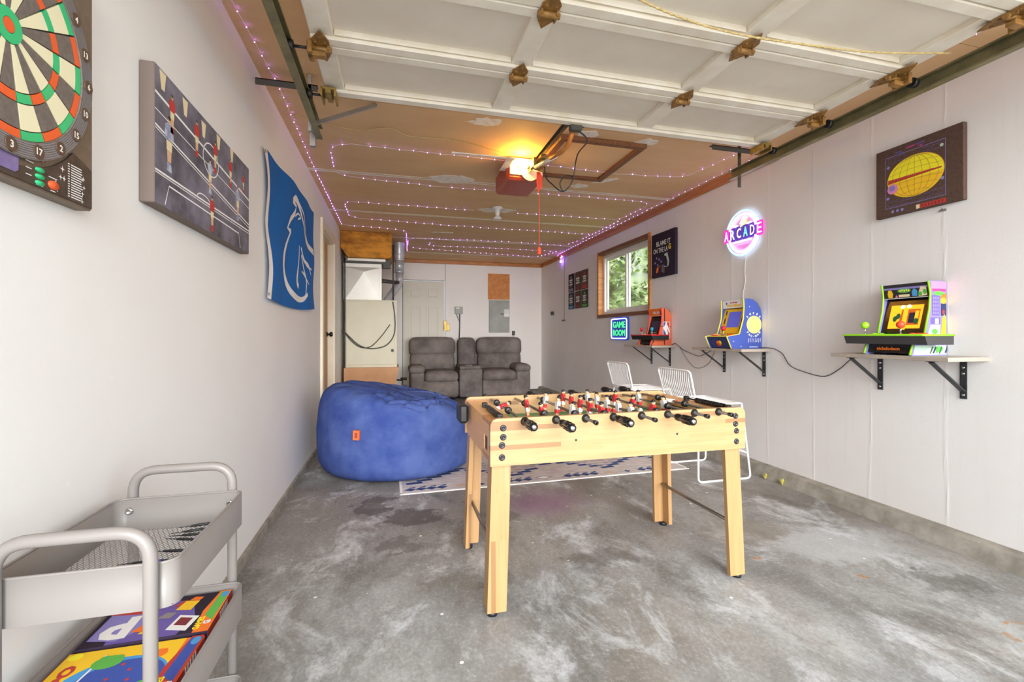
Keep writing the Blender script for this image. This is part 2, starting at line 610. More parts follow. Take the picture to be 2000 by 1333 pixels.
    def ball(s, c, r, mi=0, n=14, m=8, scale=(1, 1, 1), mx=None):
        prof = [(max(1e-5, math.sin(PI * i / m)) * r, -math.cos(PI * i / m) * r) for i in range(m + 1)]
        M4 = Matrix.Translation(c) @ Matrix.Diagonal((*scale, 1))
        if mx is not None:
            M4 = mx @ M4
        return s.lathe(prof, n, mi, M4)
    def prism(s, poly, y0, y1, mi=0, mx=None, side_mi=None):
        """poly in (x, z), counter-clockwise seen from -y"""
        area = sum(poly[i - 1][0] * poly[i][1] - poly[i][0] * poly[i - 1][1] for i in range(len(poly)))
        if area < 0:
            poly = poly[::-1]
        n = len(poly)
        vs = [(x, y0, z) for x, z in poly] + [(x, y1, z) for x, z in poly]
        s.add(vs, [tuple(range(n)), tuple(range(2 * n - 1, n - 1, -1))], mi, False, mx)
        return s.add(vs, [((i + 1) % n, i, n + i, n + (i + 1) % n) for i in range(n)], mi if side_mi is None else side_mi, False, mx)
    # flat printed shapes, facing -y
    def flat(s, poly, y, mi=0, mx=None):
        area = sum(poly[i - 1][0] * poly[i][1] - poly[i][0] * poly[i - 1][1] for i in range(len(poly)))
        if area < 0:
            poly = poly[::-1]
        return s.add([(x, y, z) for x, z in poly], [tuple(range(len(poly)))], mi, False, mx)
    def rect(s, x0, x1, z0, z1, y, mi=0, mx=None):
        return s.flat([(x0, z0), (x1, z0), (x1, z1), (x0, z1)], y, mi, mx)
    def disc(s, cx, cz, rx, rz, y, mi=0, n=28, mx=None):
        return s.flat([(cx + rx * math.cos(2 * PI * k / n), cz + rz * math.sin(2 * PI * k / n)) for k in range(n)], y, mi, mx)
    def sector(s, cx, cz, r0, r1, a0, a1, y, mi=0, n=4, thick=0):
        inner = [(cx + r0 * math.sin(a0 + (a1 - a0) * k / n), cz + r0 * math.cos(a0 + (a1 - a0) * k / n)) for k in range(n + 1)]
        outer = [(cx + r1 * math.sin(a0 + (a1 - a0) * k / n), cz + r1 * math.cos(a0 + (a1 - a0) * k / n)) for k in range(n + 1)]
        poly = inner + outer[::-1]
        return s.prism(poly, y, y + thick, mi) if thick else s.flat(poly, y, mi)
    def strip(s, pts, w, y, mi=0, closed=False, fn=None):
        P = [Vector((p[0], p[1])) for p in pts]
        N = len(P)
        ws = w if isinstance(w, (list, tuple)) else [w] * N
        vs = []
        for i in range(N):
            a = P[i - 1] if (closed or i) else P[0]
            b = P[(i + 1) % N] if (closed or i < N - 1) else P[-1]
            t = (b - a)
            t = t.normalized() if t.length > 1e-9 else Vector((1, 0))
            nrm = Vector((-t.y, t.x)) * ws[i] / 2
            for q in (P[i] + nrm, P[i] - nrm):
                vs.append((q.x, y if fn is None else fn(q.x, q.y), q.y))
        fs = []
        for i in range(N if closed else N - 1):
            j = (i + 1) % N
            fs.append((2 * i, 2 * i + 1, 2 * j + 1, 2 * j))
        return s.add(vs, fs, mi)
    def text(s, t, cx, cz, h, y, mi=0, w=None, bold=0.0, rot=0.0, mx=None):
        vs, fs = text_geo(t, bold)
        xs = [p[0] for p in vs]
        zs = [p[1] for p in vs]
        sx = (max(xs) - min(xs)) or 1
        sz = (max(zs) - min(zs)) or 1
        k = h / sz
        kx = k if w is None else w / sx
        mxx, mzz = (max(xs) + min(xs)) / 2, (max(zs) + min(zs)) / 2
        c, sn = math.cos(rot), math.sin(rot)
        out = []
        for px, pz, _ in vs:
            a, b = (px - mxx) * kx, (pz - mzz) * k
            out.append((cx + a * c - b * sn, y, cz + a * sn + b * c))
        return s.add(out, fs, mi, False, mx)
    def cushion(s, x0, x1, y0, y1, z0, z1, r=.06, bulge=(0, 0, 0), mi=0, n=8, mx=None, fn=None):
        c = Vector(((x0 + x1) / 2, (y0 + y1) / 2, (z0 + z1) / 2))
        h = Vector(((x1 - x0) / 2, (y1 - y0) / 2, (z1 - z0) / 2))
        r = min(r, min(h) * .98)
        grid, vs, fs = {}, [], []
        def vid(i, j, k):
            key = (i, j, k)
            if key not in grid:
                u = Vector((2 * i / n - 1, 2 * j / n - 1, 2 * k / n - 1))
                # finer steps near the edges so that the rounding shows
                w = Vector([math.copysign(1 - (1 - abs(a)) ** 1.6, a) for a in u])
                p = Vector([w[a] * h[a] for a in range(3)])
                q = Vector([max(-(h[a] - r), min(h[a] - r, p[a])) for a in range(3)])
                d = p - q
                p = q + (d.normalized() * r if d.length > 1e-9 else d)
                for a in range(3):
                    if abs(u[a]) > .999:
                        o = [b for b in range(3) if b != a]
                        p[a] += math.copysign(bulge[a], u[a]) * (1 - w[o[0]] ** 2) * (1 - w[o[1]] ** 2)
                p = c + p
                if fn:
                    p = Vector(fn(p, w))
                grid[key] = len(vs)
                vs.append(p)
            return grid[key]
        for a in range(n):
            for b in range(n):
                fs.append((vid(0, a, b), vid(0, a, b + 1), vid(0, a + 1, b + 1), vid(0, a + 1, b)))
                fs.append((vid(n, a, b), vid(n, a + 1, b), vid(n, a + 1, b + 1), vid(n, a, b + 1)))
                fs.append((vid(a, 0, b), vid(a + 1, 0, b), vid(a + 1, 0, b + 1), vid(a, 0, b + 1)))
                fs.append((vid(a, n, b), vid(a, n, b + 1), vid(a + 1, n, b + 1), vid(a + 1, n, b)))
                fs.append((vid(a, b, 0), vid(a, b + 1, 0), vid(a + 1, b + 1, 0), vid(a + 1, b, 0)))
                fs.append((vid(a, b, n), vid(a + 1, b, n), vid(a + 1, b + 1, n), vid(a, b + 1, n)))
        return s.add(vs, fs, mi, True, mx)
    def build(s, name, mats, parent=None, loc=None, rot=None):
        me = bpy.data.meshes.new(name)
        me.from_pydata(s.v, [], s.f)
        if isinstance(mats, str):
            mats = [mats]
        for m in mats:
            me.materials.append(MATS[m])
        me.polygons.foreach_set('material_index', s.mi)
        me.polygons.foreach_set('use_smooth', s.sm)
        me.update()
        o = bpy.data.objects.new(name, me)
        COL.objects.link(o)
        if parent:
            o.parent = parent
        if loc:
            o.location = loc
        if rot:
            o.rotation_euler = rot
        return o

def thing(name, label, cat, loc=(0, 0, 0), rz=0.0, group=None):
    o = bpy.data.objects.new(name, None)
    o.empty_display_size = .1
    COL.objects.link(o)
    o.location = loc
    o.rotation_euler = (0, 0, rz)
    return tag(o, label, cat, group)

def tag(o, label, cat, group=None):
    o['label'] = label
    o['category'] = cat
    if group:
        o['group'] = group
    return o

def struct(o, label=None):
    o['kind'] = 'structure'
    if label:
        o['label'] = label
    return o

def copy_tree(o, parent=None):
    c = o.copy()
    COL.objects.link(c)
    if parent:
        c.parent = parent
    for ch in list(o.children):
        copy_tree(ch, c)
    return c

def link_part(o, parent, loc=(0, 0, 0), rot=(0, 0, 0)):
    c = o.copy()
    COL.objects.link(c)
    c.parent = parent
    c.location = loc
    c.rotation_euler = rot
    return c

def rrect(x0, x1, z0, z1, r, n=4):
    pts = []
    for cx, cz, a0 in ((x1 - r, z1 - r, 0), (x0 + r, z1 - r, PI / 2), (x0 + r, z0 + r, PI), (x1 - r, z0 + r, 3 * PI / 2)):
        pts += [(cx + r * math.cos(a0 + PI / 2 * k / n), cz + r * math.sin(a0 + PI / 2 * k / n)) for k in range(n + 1)]
    return pts

LEFT, RIGHT, BACK = PI / 2, -PI / 2, 0.0      # rotation of things that hang on these walls (front is local -y)
XL, XR, YB, ZC = -.72, 2.90, 8.82, 2.56       # inner faces of the room
YF = -.45                                     # open front of the garage

# ------------------------------------------------------------------ the room
mb = MB(); mb.box(XL - .12, XR + .12, YF, YB + .1, -.12, 0)
struct(mb.build('floor', 'worn_concrete'))
mb = MB(); mb.box(-9, 11, -14, YF, -.14, -.03)
struct(mb.build('floor_driveway', 'driveway_concrete'), 'pale concrete driveway in front of the open garage')
mb = MB(); mb.box(XR + .14, 24, YF, 24, -.2, -.05)
struct(mb.build('floor_lawn', 'grass'), 'green lawn outside the garage window')

# ceiling: a slab, the drywall sheets below it, the taped joints between them and the bare plaster patches
ceil = bpy.data.objects.new('ceiling', None); COL.objects.link(ceil); struct(ceil)
mb = MB(); mb.box(XL - .12, XR + .12, YF, YB + .12, ZC + .012, ZC + .16)
mb.build('ceiling_slab', 'ceiling_board', ceil)
joints = [YF, 1.62, 2.93, 4.25, 5.56, 6.90, 8.07, YB]
for a, b in zip(joints[:-1], joints[1:]):
    mb = MB(); mb.box(XL, XR, a + .002, b - .002, ZC, ZC + .011)
    mb.build('drywall_sheet', 'ceiling_board', ceil)
def ragged(pts, y_jit, step=.03):
    """a torn outline around a polygon"""
    out = []
    for i, p in enumerate(pts):
        a, b = Vector(p), Vector(pts[(i + 1) % len(pts)])
        k = max(1, int((b - a).length / step))
        for j in range(k):
            q = a.lerp(b, j / k)
            out.append((q.x + random.uniform(-1, 1) * y_jit, q.y + random.uniform(-1, 1) * y_jit))
    return out
def on_ceiling(poly, name, mat, drop=.0015):
    n = len(poly)
    vs = [(x, y, ZC - drop) for x, y in poly] + [(x, y, ZC + .0005) for x, y in poly]
    area = sum(poly[i - 1][0] * poly[i][1] - poly[i][0] * poly[i - 1][1] for i in range(n))
    fs = [tuple(range(n)) if area < 0 else tuple(range(n - 1, -1, -1))]
    fs += [(i, (i + 1) % n, n + (i + 1) % n, n + i) for i in range(n)]
    m_ = MB(); m_.add(vs, fs)
    return m_.build(name, mat, ceil)
for k, y in enumerate(joints[3:7]):
    for off, w in ((-.025, .016), (.012, .022)):
        xs = [XL + .0 + i * .2 for i in range(int((XR - XL) / .2) + 1)] + [XR]
        lo = [(x, y + off + random.uniform(-.004, .004)) for x in xs]
        hi = [(x, y + off + w + random.uniform(-.004, .004)) for x in xs]
        on_ceiling(lo + hi[::-1], 'joint_tape', 'joint_compound')
for pts in ([(.30, 4.20), (.42, 4.11), (.62, 4.09), (.74, 4.18), (.6, 4.31), (.42, 4.34)],
            [(.90, 5.14), (1.02, 5.05), (1.22, 5.03), (1.37, 5.06), (1.28, 5.2), (1.05, 5.23)],
            [(1.62, 4.10), (1.70, 4.02), (1.80, 4.03), (1.82, 4.11), (1.7, 4.16)],
            [(1.80, 3.98), (1.86, 3.86), (1.98, 3.79), (2.0, 3.84), (1.92, 3.94)],
            [(.47, 3.05), (.56, 2.96), (.70, 2.96), (.68, 3.04), (.58, 3.08)],
            [(1.74, 3.06), (1.80, 2.98), (1.90, 3.0), (1.89, 3.07), (1.82, 3.11)],
            [(1.04, 4.12), (1.1, 4.05), (1.2, 4.06), (1.2, 4.14), (1.12, 4.17)],
            [(.5, 6.47), (.52, 6.42), (.80, 6.38), (.80, 6.43)],
            [(1.27, 2.98), (1.4, 2.96), (1.42, 3.06), (1.30, 3.08)]):
    on_ceiling(ragged(pts, .014), 'plaster_patch', 'joint_compound', .002)

# left wall with the house door in it
D0, D1, DZ0, DZ1 = 5.0, 5.88, .10, 2.22
mb = MB()
mb.box(XL - .12, XL, YF, D0, .05, ZC); mb.box(XL - .12, XL, D1, YB + .1, .05, ZC)
mb.box(XL - .12, XL, D0, D1, DZ1, ZC); mb.box(XL - .12, XL, D0, D1, .0, DZ0)
struct(mb.build('wall_left', 'painted_wall'))
mb = MB(); mb.box(XL - .12, XL + .018, YF, D0, 0, .05); mb.box(XL - .12, XL + .018, D1, YB, 0, .05)
struct(mb.build('baseboard_left', 'curb_concrete'), 'low concrete kerb under the left wall')
door1 = bpy.data.objects.new('door_1', None); COL.objects.link(door1); struct(door1, 'brown interior door in a cream frame in the left wall')
door1.location = (XL, D0, 0)
mb = MB(); mb.box(-.098, -.058, .012, .868, DZ0 + .01, DZ1 - .012); mb.build('door_slab', 'door_tan', door1)
for y in (-.09, .88):
    mb = MB(); mb.box(.0, .025, y, y + .10, DZ0 - .05, DZ1 + .09, bev=.004); mb.build('casing', 'cream_paint', door1)
mb = MB(); mb.box(.0, .025, .01, .88, DZ1, DZ1 + .09, bev=.004); mb.build('casing', 'cream_paint', door1)
for y in (0, .866):
    mb = MB(); mb.box(-.12, -.0005, y, y + .012, DZ0, DZ1); mb.build('jamb', 'cream_paint', door1)
mb = MB(); mb.box(-.12, -.0005, .012, .866, DZ1 - .012, DZ1); mb.build('jamb', 'cream_paint', door1)
mb = MB(); mb.lathe([(.0, .0), (.03, .0), (.03, .008), (.012, .014), (.012, .03), (.027, .04), (.03, .052), (.022, .066), (.0, .068)], 18,
                    mx=Matrix.Translation((-.058, .80, 1.13)) @ Matrix.Rotation(PI / 2, 4, 'Y'))
mb.build('door_knob', 'black_gloss', door1)
for z in (.35, 1.15, 2.0):
    mb = MB(); mb.box(-.057, -.004, .0125, .017, z - .045, z + .045); mb.cyl((-.002, .02, z - .045), (-.002, .02, z + .045), .006, 8)
    mb.build('hinge', 'grey_steel', door1)

# right wall with the window
W0, W1, WZ0, WZ1 = 4.765, 6.125, 1.405, 2.285
mb = MB()
mb.box(XR, XR + .12, YF, W0, .085, ZC); mb.box(XR, XR + .12, W1, YB + .1, .085, ZC)
mb.box(XR, XR + .12, W0, W1, WZ1, ZC); mb.box(XR, XR + .12, W0, W1, .085, WZ0)
struct(mb.build('wall_right', 'painted_siding'))
mb = MB(); mb.hull([(x, y, z) for y in (YF, YB) for x, z in ((XR - .095, 0), (XR + .12, 0), (XR + .12, .085), (XR - .03, .085), (XR - .06, .075))])
struct(mb.build('baseboard_right', 'curb_concrete'), 'rough concrete kerb along the right wall')
mb = MB(); mb.box(XL - .12, .15, YB, YB + .1, 0, ZC); mb.box(.95, XR + .12, YB, YB + .1, 0, ZC); mb.box(.15, .95, YB, YB + .1, 2.17, ZC)
struct(mb.build('wall_back', 'painted_back_wall'))
mb = MB(); mb.box(.95, .957, YB - .004, YB, 2.17, ZC - .06); mb.box(.955, XR, YB - .012, YB, 0, .03)
struct(mb.build('trim_3', 'dark_steel'), 'dark open joint in the back wall')
mb = MB(); mb.box(XR - .025, XR, 2.9, YB - .02, ZC - .075, ZC, bev=.004)
struct(mb.build('trim_1', 'stained_wood'), 'stained wood strip between right wall and ceiling')
mb = MB(); mb.box(-.0, XR - .026, YB - .025, YB, ZC - .07, ZC, bev=.004)
struct(mb.build('trim_2', 'stained_wood'), 'stained wood strip between back wall and ceiling')
mb = MB(); mb.box(XR - .02, XR, YF, 2.9, ZC - .05, ZC)
struct(mb.build('trim_4', 'dark_stained_wood'), 'dark wood strip beside the garage door track')

win = bpy.data.objects.new('window_1', None); COL.objects.link(win); struct(win, 'sliding window with stained wood jambs and white vinyl sashes')
win.location = (XR, 0, 0)
for y0, y1 in ((W0 - .032, W0 + .012), (W1 - .012, W1 + .032)):
    mb = MB(); mb.box(-.018, .10, y0, y1, WZ0 - .04, WZ1 + .04, bev=.003); mb.build('jamb', 'stained_wood', win)
mb = MB(); mb.box(-.016, .10, W0 - .03, W1 + .03, WZ1 - .012, WZ1 + .035, bev=.003); mb.build('head_casing', 'dark_stained_wood', win)
mb = MB(); mb.box(-.02, .10, W0 - .03, W1 + .03, WZ0 - .04, WZ0 + .008, bev=.003); mb.build('sill', 'dark_stained_wood', win)
def frame_ring(mb, x0, x1, y0, y1, z0, z1, t):
    mb.box(x0, x1, y0, y0 + t, z0, z1); mb.box(x0, x1, y1 - t, y1, z0, z1)
    mb.box(x0, x1, y0 + t, y1 - t, z0, z0 + t); mb.box(x0, x1, y0 + t, y1 - t, z1 - t, z1)
mb = MB(); frame_ring(mb, .06, .115, W0 + .012, W1 - .012, WZ0 + .008, WZ1 - .012, .045); mb.build('window_frame', 'white_vinyl', win)
YM = 5.44
for a, b, x in ((W0 + .057, YM + .03, .066), (YM - .03, W1 - .057, .09)):
    mb = MB(); frame_ring(mb, x, x + .022, a, b, WZ0 + .053, WZ1 - .057, .034); sash = mb.build('sash', 'white_vinyl', win)
    mb = MB(); mb.box(x + .009, x + .013, a + .034, b - .034, WZ0 + .087, WZ1 - .091); mb.build('pane', 'window_glass', sash)

# back door
door2 = bpy.data.objects.new('door_2', None); COL.objects.link(door2); struct(door2, 'cream six panel door in the back wall')
door2.location = (.15, YB, 0)
mb = MB(); mb.box(.012, .785, .0, .04, .02, 2.155, bev=.004)
mb.build('door_slab', 'door_cream', door2)
for z0, z1 in ((1.82, 2.02), (1.02, 1.68), (.22, .86)):
    for x0 in (.12, .445):
        m2 = MB()
        x1 = x0 + .235
        m2.box(x0 + .035, x1 - .035, -.010, .0, z0 + .035, z1 - .035, bev=.006)
        frame_ring_pts = [(x0, x0 + .012, z0, z1), (x1 - .012, x1, z0, z1), (x0 + .012, x1 - .012, z0, z0 + .012), (x0 + .012, x1 - .012, z1 - .012, z1)]
        for p in frame_ring_pts:
            m2.box(p[0], p[1], -.014, .0, p[2], p[3])
        m2.build('door_panel', 'door_cream', door2)
mb = MB(); mb.box(.0, .011, -.003, .06, .0, 2.17); mb.box(.792, .80, -.003, .06, .0, 2.17); mb.box(.011, .792, -.003, .06, 2.162, 2.17)
mb.build('jamb', 'black', door2)  # strips coloured black to paint the shaded gap around the door slab
mb = MB(); mb.box(.77, .83, -.03, .0, 1.20, 1.40, bev=.004); mb.box(.83, .885, -.022, -.001, 1.2, 1.33, bev=.004)
mb.cyl((.86, -.03, 1.27), (.86, -.02, 1.27), .012, 10); mb.box(.775, .80, -.05, -.03, 1.24, 1.30, bev=.004)
mb.build('door_latch', 'brass_plate', door2)

# attic hatch
hatch = thing('attic_hatch', 'square brown attic hatch with dark wood frame on the tan ceiling', 'hatch', (1.50, 3.46, ZC))
HX, HY = .345, .40
mb = MB(); mb.box(-HX + .05, HX - .05, -HY + .05, HY - .05, -.008, 0); mb.build('panel', 'ceiling_board', hatch)
for bx in ((-HX, HX, -HY, -HY + .055), (-HX, HX, HY - .055, HY), (-HX, -HX + .055, -HY + .055, HY - .055), (HX - .055, HX, -HY + .055, HY - .055)):
    mb = MB(); mb.box(*bx, -.03, 0, bev=.004); mb.build('frame_strip', 'dark_stained_wood', hatch)

# ------------------------------------------------------------------ the open sectional door overhead
GX0, GX1, GZ = -.33, 2.28, 2.325
gd = thing('garage_door', 'white wooden sectional garage door raised overhead with rusty hinges', 'garage door', (0, 0, GZ))
seams = [2.45, 2.03, 1.60, 1.18, .76, .34]
stiles = [GX0 + .045, .555, 1.42, GX1 - .045]
for k in range(5):
    y1, y0 = seams[k] - .003, seams[k + 1] + .003
    mb = MB()
    mb.box(GX0, GX1, y1 - .05, y1, 0, .045, bev=.004); mb.box(GX0, GX1, y0, y0 + .05, 0, .045, bev=.004)
    for x in stiles:
        w = .045
        mb.box(x - w, x + w, y0 + .05, y1 - .05, .012, .045, bev=.003)
    sec = mb.build('door_section', 'garage_rail', gd)
    for a, b in zip(stiles[:-1], stiles[1:]):
        m2 = MB(); m2.box(a + .04, b - .04, y0 + .045, y1 - .045, .036, .044); m2.build('panel', 'garage_white', sec)
        m3 = MB()
        for yy in (y0 + .051, y1 - .062):
            m3.hull([(x, yy + dy, z) for x in (a + .05, b - .05) for dy, z in ((0, .012), (0, .036), (.011, .036))])
        m3.build('moulding', 'garage_rail', sec)
def hinge_mesh(end=False):
    m_ = MB()
    h = .075
    for sgn in (1, -1):
        pl = [(-.034, .006), (.034, .006), (.036, .04), (.0, h + .02) if not end else (.01, h + .03), (-.036, .035)]
        vs = [(x, sgn * y, z) for z in (-.006, 0) for x, y in pl]
        n = len(pl)
        fs = [tuple(range(n)), tuple(range(2 * n - 1, n - 1, -1))] + [((i + 1) % n, i, n + i, n + (i + 1) % n) for i in range(n)]
        m_.add(vs, fs if sgn > 0 else [f[::-1] for f in fs])
        for x, y in ((-.018, .03), (.018, .03), (0, .065)):
            m_.cyl((x, sgn * y, -.010), (x, sgn * y, -.005), .006, 8)
    m_.cyl((-.042, 0, -.016), (.042, 0, -.016), .012, 10)
    m_.box(-.034, -.026, -.014, .03, -.024, 0); m_.box(.026, .034, -.014, .03, -.024, 0)
    return m_
hm = None
for y in seams[1:5]:
    for x in stiles[1:3]:
        if hm is None:
            hm = hinge_mesh().build('hinge', 'rusty_steel', gd, (x, y, 0))
        else:
            link_part(hm, gd, (x, y, 0))
em = None
for y in seams[1:5]:
    for x, sgn in ((GX0 + .035, -1), (GX1 - .035, 1)):
        if em is None:
            m_ = hinge_mesh(True); m_.box(-.05, -.03, -.035, .045, -.05, 0, bev=.004); m_.box(-.05, .02, -.015, .02, -.05, -.03, bev=.004)
            em = m_.build('roller_hinge', 'rusty_steel', gd, (x, y, 0))
            h_ = em
        else:
            h_ = link_part(em, gd, (x, y, 0), (0, 0, 0 if sgn < 0 else PI))
        m2 = MB(); m2.cyl((0, 0, 0), (-.09, 0, 0), .006, 8); m2.cyl((-.075, 0, 0), (-.10, 0, 0), .022, 14)
        m2.build('roller', 'black_steel', h_, (-.03, 0, -.03 + .012))
for x, sgn in ((GX0 + .02, 1), (GX1 - .02, -1)):
    mb = MB(); mb.box(-.035, .035, -.05, .055, -.012, 0, bev=.003); mb.box(-.035, -.027, -.05, .055, -.045, -.012); mb.box(.027, .035, -.05, .055, -.045, -.012)
    mb.box(-.012, .012, -.048, .053, -.03, -.012)
    mb.build('top_bracket', 'brass_plate', gd, (x, 2.405, 0))
    mb = MB(); mb.cyl((0, 0, -.02), (-.07 * sgn, 0, -.02), .006, 8); mb.cyl((-.05 * sgn, 0, -.02), (-.075 * sgn, 0, -.02), .022, 14)
    mb.build('roller', 'black_steel', gd, (x - .03 * sgn, 2.41, 0))
# opener bracket and arm on the door's leading edge
mb = MB(); mb.box(.975, 1.045, 2.425, 2.465, -.03, .0, bev=.004); mb.cyl((.985, 2.475, -.012), (1.035, 2.475, -.012), .011, 8); mb.box(.955, 1.065, 2.45, 2.46, .0, .03)
mb.build('arm_bracket', 'dark_steel', gd)

def track(x, sgn, name_label, y_end, cat_loc):
    t = thing('door_track', name_label, 'track', (x, 0, 2.30))
    prof = [(0, -.034), (.034, -.034), (.034, -.026), (.004, -.030), (.004, .030), (.034, .026), (.034, .034), (0, .034)]
    prof = [(px * -sgn * -1, pz) for px, pz in prof]
    m_ = MB(); m_.prism(prof, YF, y_end); m_.build('rail', 'track_steel', t)
    return t
tl = track(-.44, 1, 'left garage door track hung from the tan ceiling by angle irons', 2.86, None)
mb = MB(); mb.box(-.28, .03, 2.70, 2.735, .195, .20); mb.box(-.28, .03, 2.70, 2.705, .165, .20); mb.build('angle_iron', 'dark_steel', tl)
mb = MB(); mb.box(-.018, -.002, 2.70, 2.73, -.055, .255); mb.build('hanger', 'grey_steel', tl)
mb = MB(); mb.tube([(-.0, 2.74, .0), (.33, 2.95, .25)], .014, 4); mb.build('brace', 'grey_steel', tl)
mb = MB(); mb.box(-.03, .0, 2.82, 2.85, -.09, .02); mb.build('end_plate', 'grey_steel', tl)
tr = track(2.425, -1, 'right garage door track running close to the right wall', 2.86, None)
mb = MB(); mb.box(-.27, .12, 2.73, 2.765, .15, .155); mb.box(-.27, .12, 2.73, 2.735, .12, .155); mb.build('angle_iron', 'dark_steel', tr)
mb = MB(); mb.box(.004, .028, 2.80, 2.806, -.10, .26); mb.build('hanger', 'dark_steel', tr)
mb = MB(); mb.box(.02, .06, YF, 2.84, .03, .042); mb.build('angle_iron', 'track_steel', tr)

# rope across the door
rp = spline([(.18, 1.185, 2.318), (.45, 1.28, 2.285), (.74, 1.375, 2.268), (1.0, 1.43, 2.26), (1.27, 1.45, 2.257), (1.6, 1.44, 2.262), (1.9, 1.42, 2.27), (2.25, 1.385, 2.30)], 8)
mb = MB(); mb.tube(rp, .0035, 6)
for ph in (0, PI):
    tw = []
    for i, p in enumerate(rp):
        for j in range(3):
            q = p.lerp(rp[min(i + 1, len(rp) - 1)], j / 3)
            a = (i * 3 + j) * 1.1 + ph
            tw.append(q + Vector((0, math.cos(a), math.sin(a))) * .0026)
    mb.tube(tw, .0024, 5)
tag(mb.build('rope', 'rope_fibre'), 'yellow twisted rope stretched under the open garage door', 'rope')

# ------------------------------------------------------------------ opener
op = thing('garage_door_opener', 'red ceiling mounted garage door opener with glowing bulb and rail', 'opener', (1.03, 3.52, 2.38))
mb = MB(); mb.box(-.155, .155, .02, .46, -.005, .155, bev=.02); mb.build('motor_cover', 'red_paint', op)
mb = MB(); mb.box(-.135, .14, .004, .021, .03, .165, bev=.004); mb.cyl((.03, -.008, .06), (.03, .006, .06), .075, 20); mb.build('front_plate', 'offwhite', op)
mb = MB(); mb.ball((-.055, -.06, .10), .034); lb = mb.build('light_bulb', 'lamp_glow', op)
mb = MB(); mb.cyl((-.055, -.018, .10), (-.055, .006, .10), .02, 12); mb.build('lamp_socket', 'white_plastic', lb)
mb = MB()
yr0, yr1 = -3.6, .0
mb.box(.0, .032, yr0, yr1, .075, .079); mb.box(.014, .018, yr0, yr1, .04, .076); mb.build('rail', 'dark_steel', op)
mb = MB(); mb.box(-.006, .04, -.40, -.26, .02, .05, bev=.004); mb.box(-.002, .036, -.37, -.29, -.03, .02, bev=.004); mb.cyl((-.01, -.33, -.015), (.045, -.33, -.015), .012, 10)
mb.box(-.03, -.01, -.30, -.2, .0, .06); mb.cyl((-.02, -.2, .02), (.06, -.25, -.02), .011, 8)
mb.build('trolley', 'brass_plate', op)
mb = MB()
pa, pb, pc = Vector((.015, -.40, .02)), Vector((.06, -.72, .03)), Vector((-.02, -1.05, -.06))
mb.tube([(-.02, -.30, -.015), (-.025, -.77, -.113)], .013, 6); mb.build('door_arm', 'offwhite', op)
mb = MB(); mb.tube(fillet([(-.04, -.70, -.10), (-.02, -.94, -.135), (-.02, -1.035, -.068)], .14), .014, 6); mb.build('curved_arm', 'orange_plywood', op)
for z in (.05,):
    mb = MB(); mb.box(-.62, -.14, -.18, -.155, z + .03, z + .036)
    mb.build('perforated_strap', 'joint_compound', op)
mb = MB(); mb.box(-.20, -.145, -.18, .1, .083, .086); mb.build('perforated_strap', 'joint_compound', op)
mb = MB(); mb.tube(spline([(.04, -.34, 0), (.03, -.40, -.12), (.06, -.46, -.19), (.11, -.5, -.245), (.16, -.5, -.22), (.19, -.52, -.15), (.14, -.5, -.135), (.10, -.5, -.19), (.13, -.5, -.24), (.185, -.52, -.17), (.19, -.6, -.02), (.13, -.9, -.05), (-.01, -1.04, -.05)], 6), .0045, 6)
mb.build('cable', 'black_cable', op)
mb = MB(); mb.hull([(x, y, z) for y in (-.174, -.166) for x, z in ((.03, .0), (.055, .0), (.078, -.03), (.078, -.12), (.04, -.155), (.035, -.02))]); mb.build('release_tag', 'red_tag', op)
mb = MB(); mb.tube([(.055, -.17, -.0), (.054, -.17, -.585)], .0025, 6); cordo = mb.build('pull_cord', 'red_tag', op)
mb = MB(); mb.lathe([(0, 0), (.016, 0), (.016, .012), (.012, .014), (.012, .022), (.016, .024), (.016, .036), (.012, .038), (.012, .046), (.014, .05), (0, .052)], 12, mx=Matrix.Translation((.054, -.17, -.635)))
mb.build('handle', 'red_tag', cordo)
mb = MB(); mb.tube(spline([(-.63, 3.224, 2.555), (-.47, 3.285, 2.552), (-.24, 3.321, 2.54), (-.03, 3.25, 2.55), (.106, 3.339, 2.545), (.437, 3.342, 2.552), (.86, 3.5, 2.552)], 5), .003, 5)
tag(mb.build('wire', 'rope_fibre'), 'thin tan wire sagging under the ceiling towards the opener', 'wire')

# bare lamp holder
lh = thing('ceiling_lamp_holder', 'white porcelain lamp holder on a bare plaster patch', 'lamp holder', (1.12, 4.98, ZC))
mb = MB(); mb.lathe([(0, -.006), (.058, -.006), (.058, -.02), (.03, -.03), (.026, -.075), (.022, -.10)], 20); mb.build('base', 'white_plastic', lh)
mb = MB(); mb.lathe([(.02, -.10), (.03, -.115), (.045, -.128), (.047, -.136), (.0, -.138)], 20); mb.build('socket_rim', 'white_plastic', lh)

# ------------------------------------------------------------------ foosball table
TX, TY = .960, 2.085
tb = thing('foosball_table', 'light pine foosball table with black handles and red and white players', 'game table', (TX, TY, 0))
HW, HD, ZB, ZT = .595, .335, .602, .79
def rounded_panel(x0, x1, z0, z1, r, n=5):
    pts = [(x0, z0), (x1, z0)]
    pts += [(x1 - r + r * math.sin(PI / 2 * k / n + PI / 2), z1 - r - r * math.cos(PI / 2 * k / n + PI / 2)) for k in range(n + 1)]
    pts += [(x0 + r - r * math.sin(PI / 2 * k / n), z1 - r + r * math.cos(PI / 2 * k / n)) for k in range(n + 1)]
    return pts
for y0, y1 in ((-HD, -HD + .022), (HD - .022, HD)):
    mb = MB(); mb.prism([(x, z) for x, z in rounded_panel(-HW, HW, ZB, ZT, .03)], y0, y1)
    mb.build('side_panel', 'pine', tb)
RODX = [-.454, -.322, -.192, -.066, .066, .193, .327, .452]
RZ = .775
mb = MB()
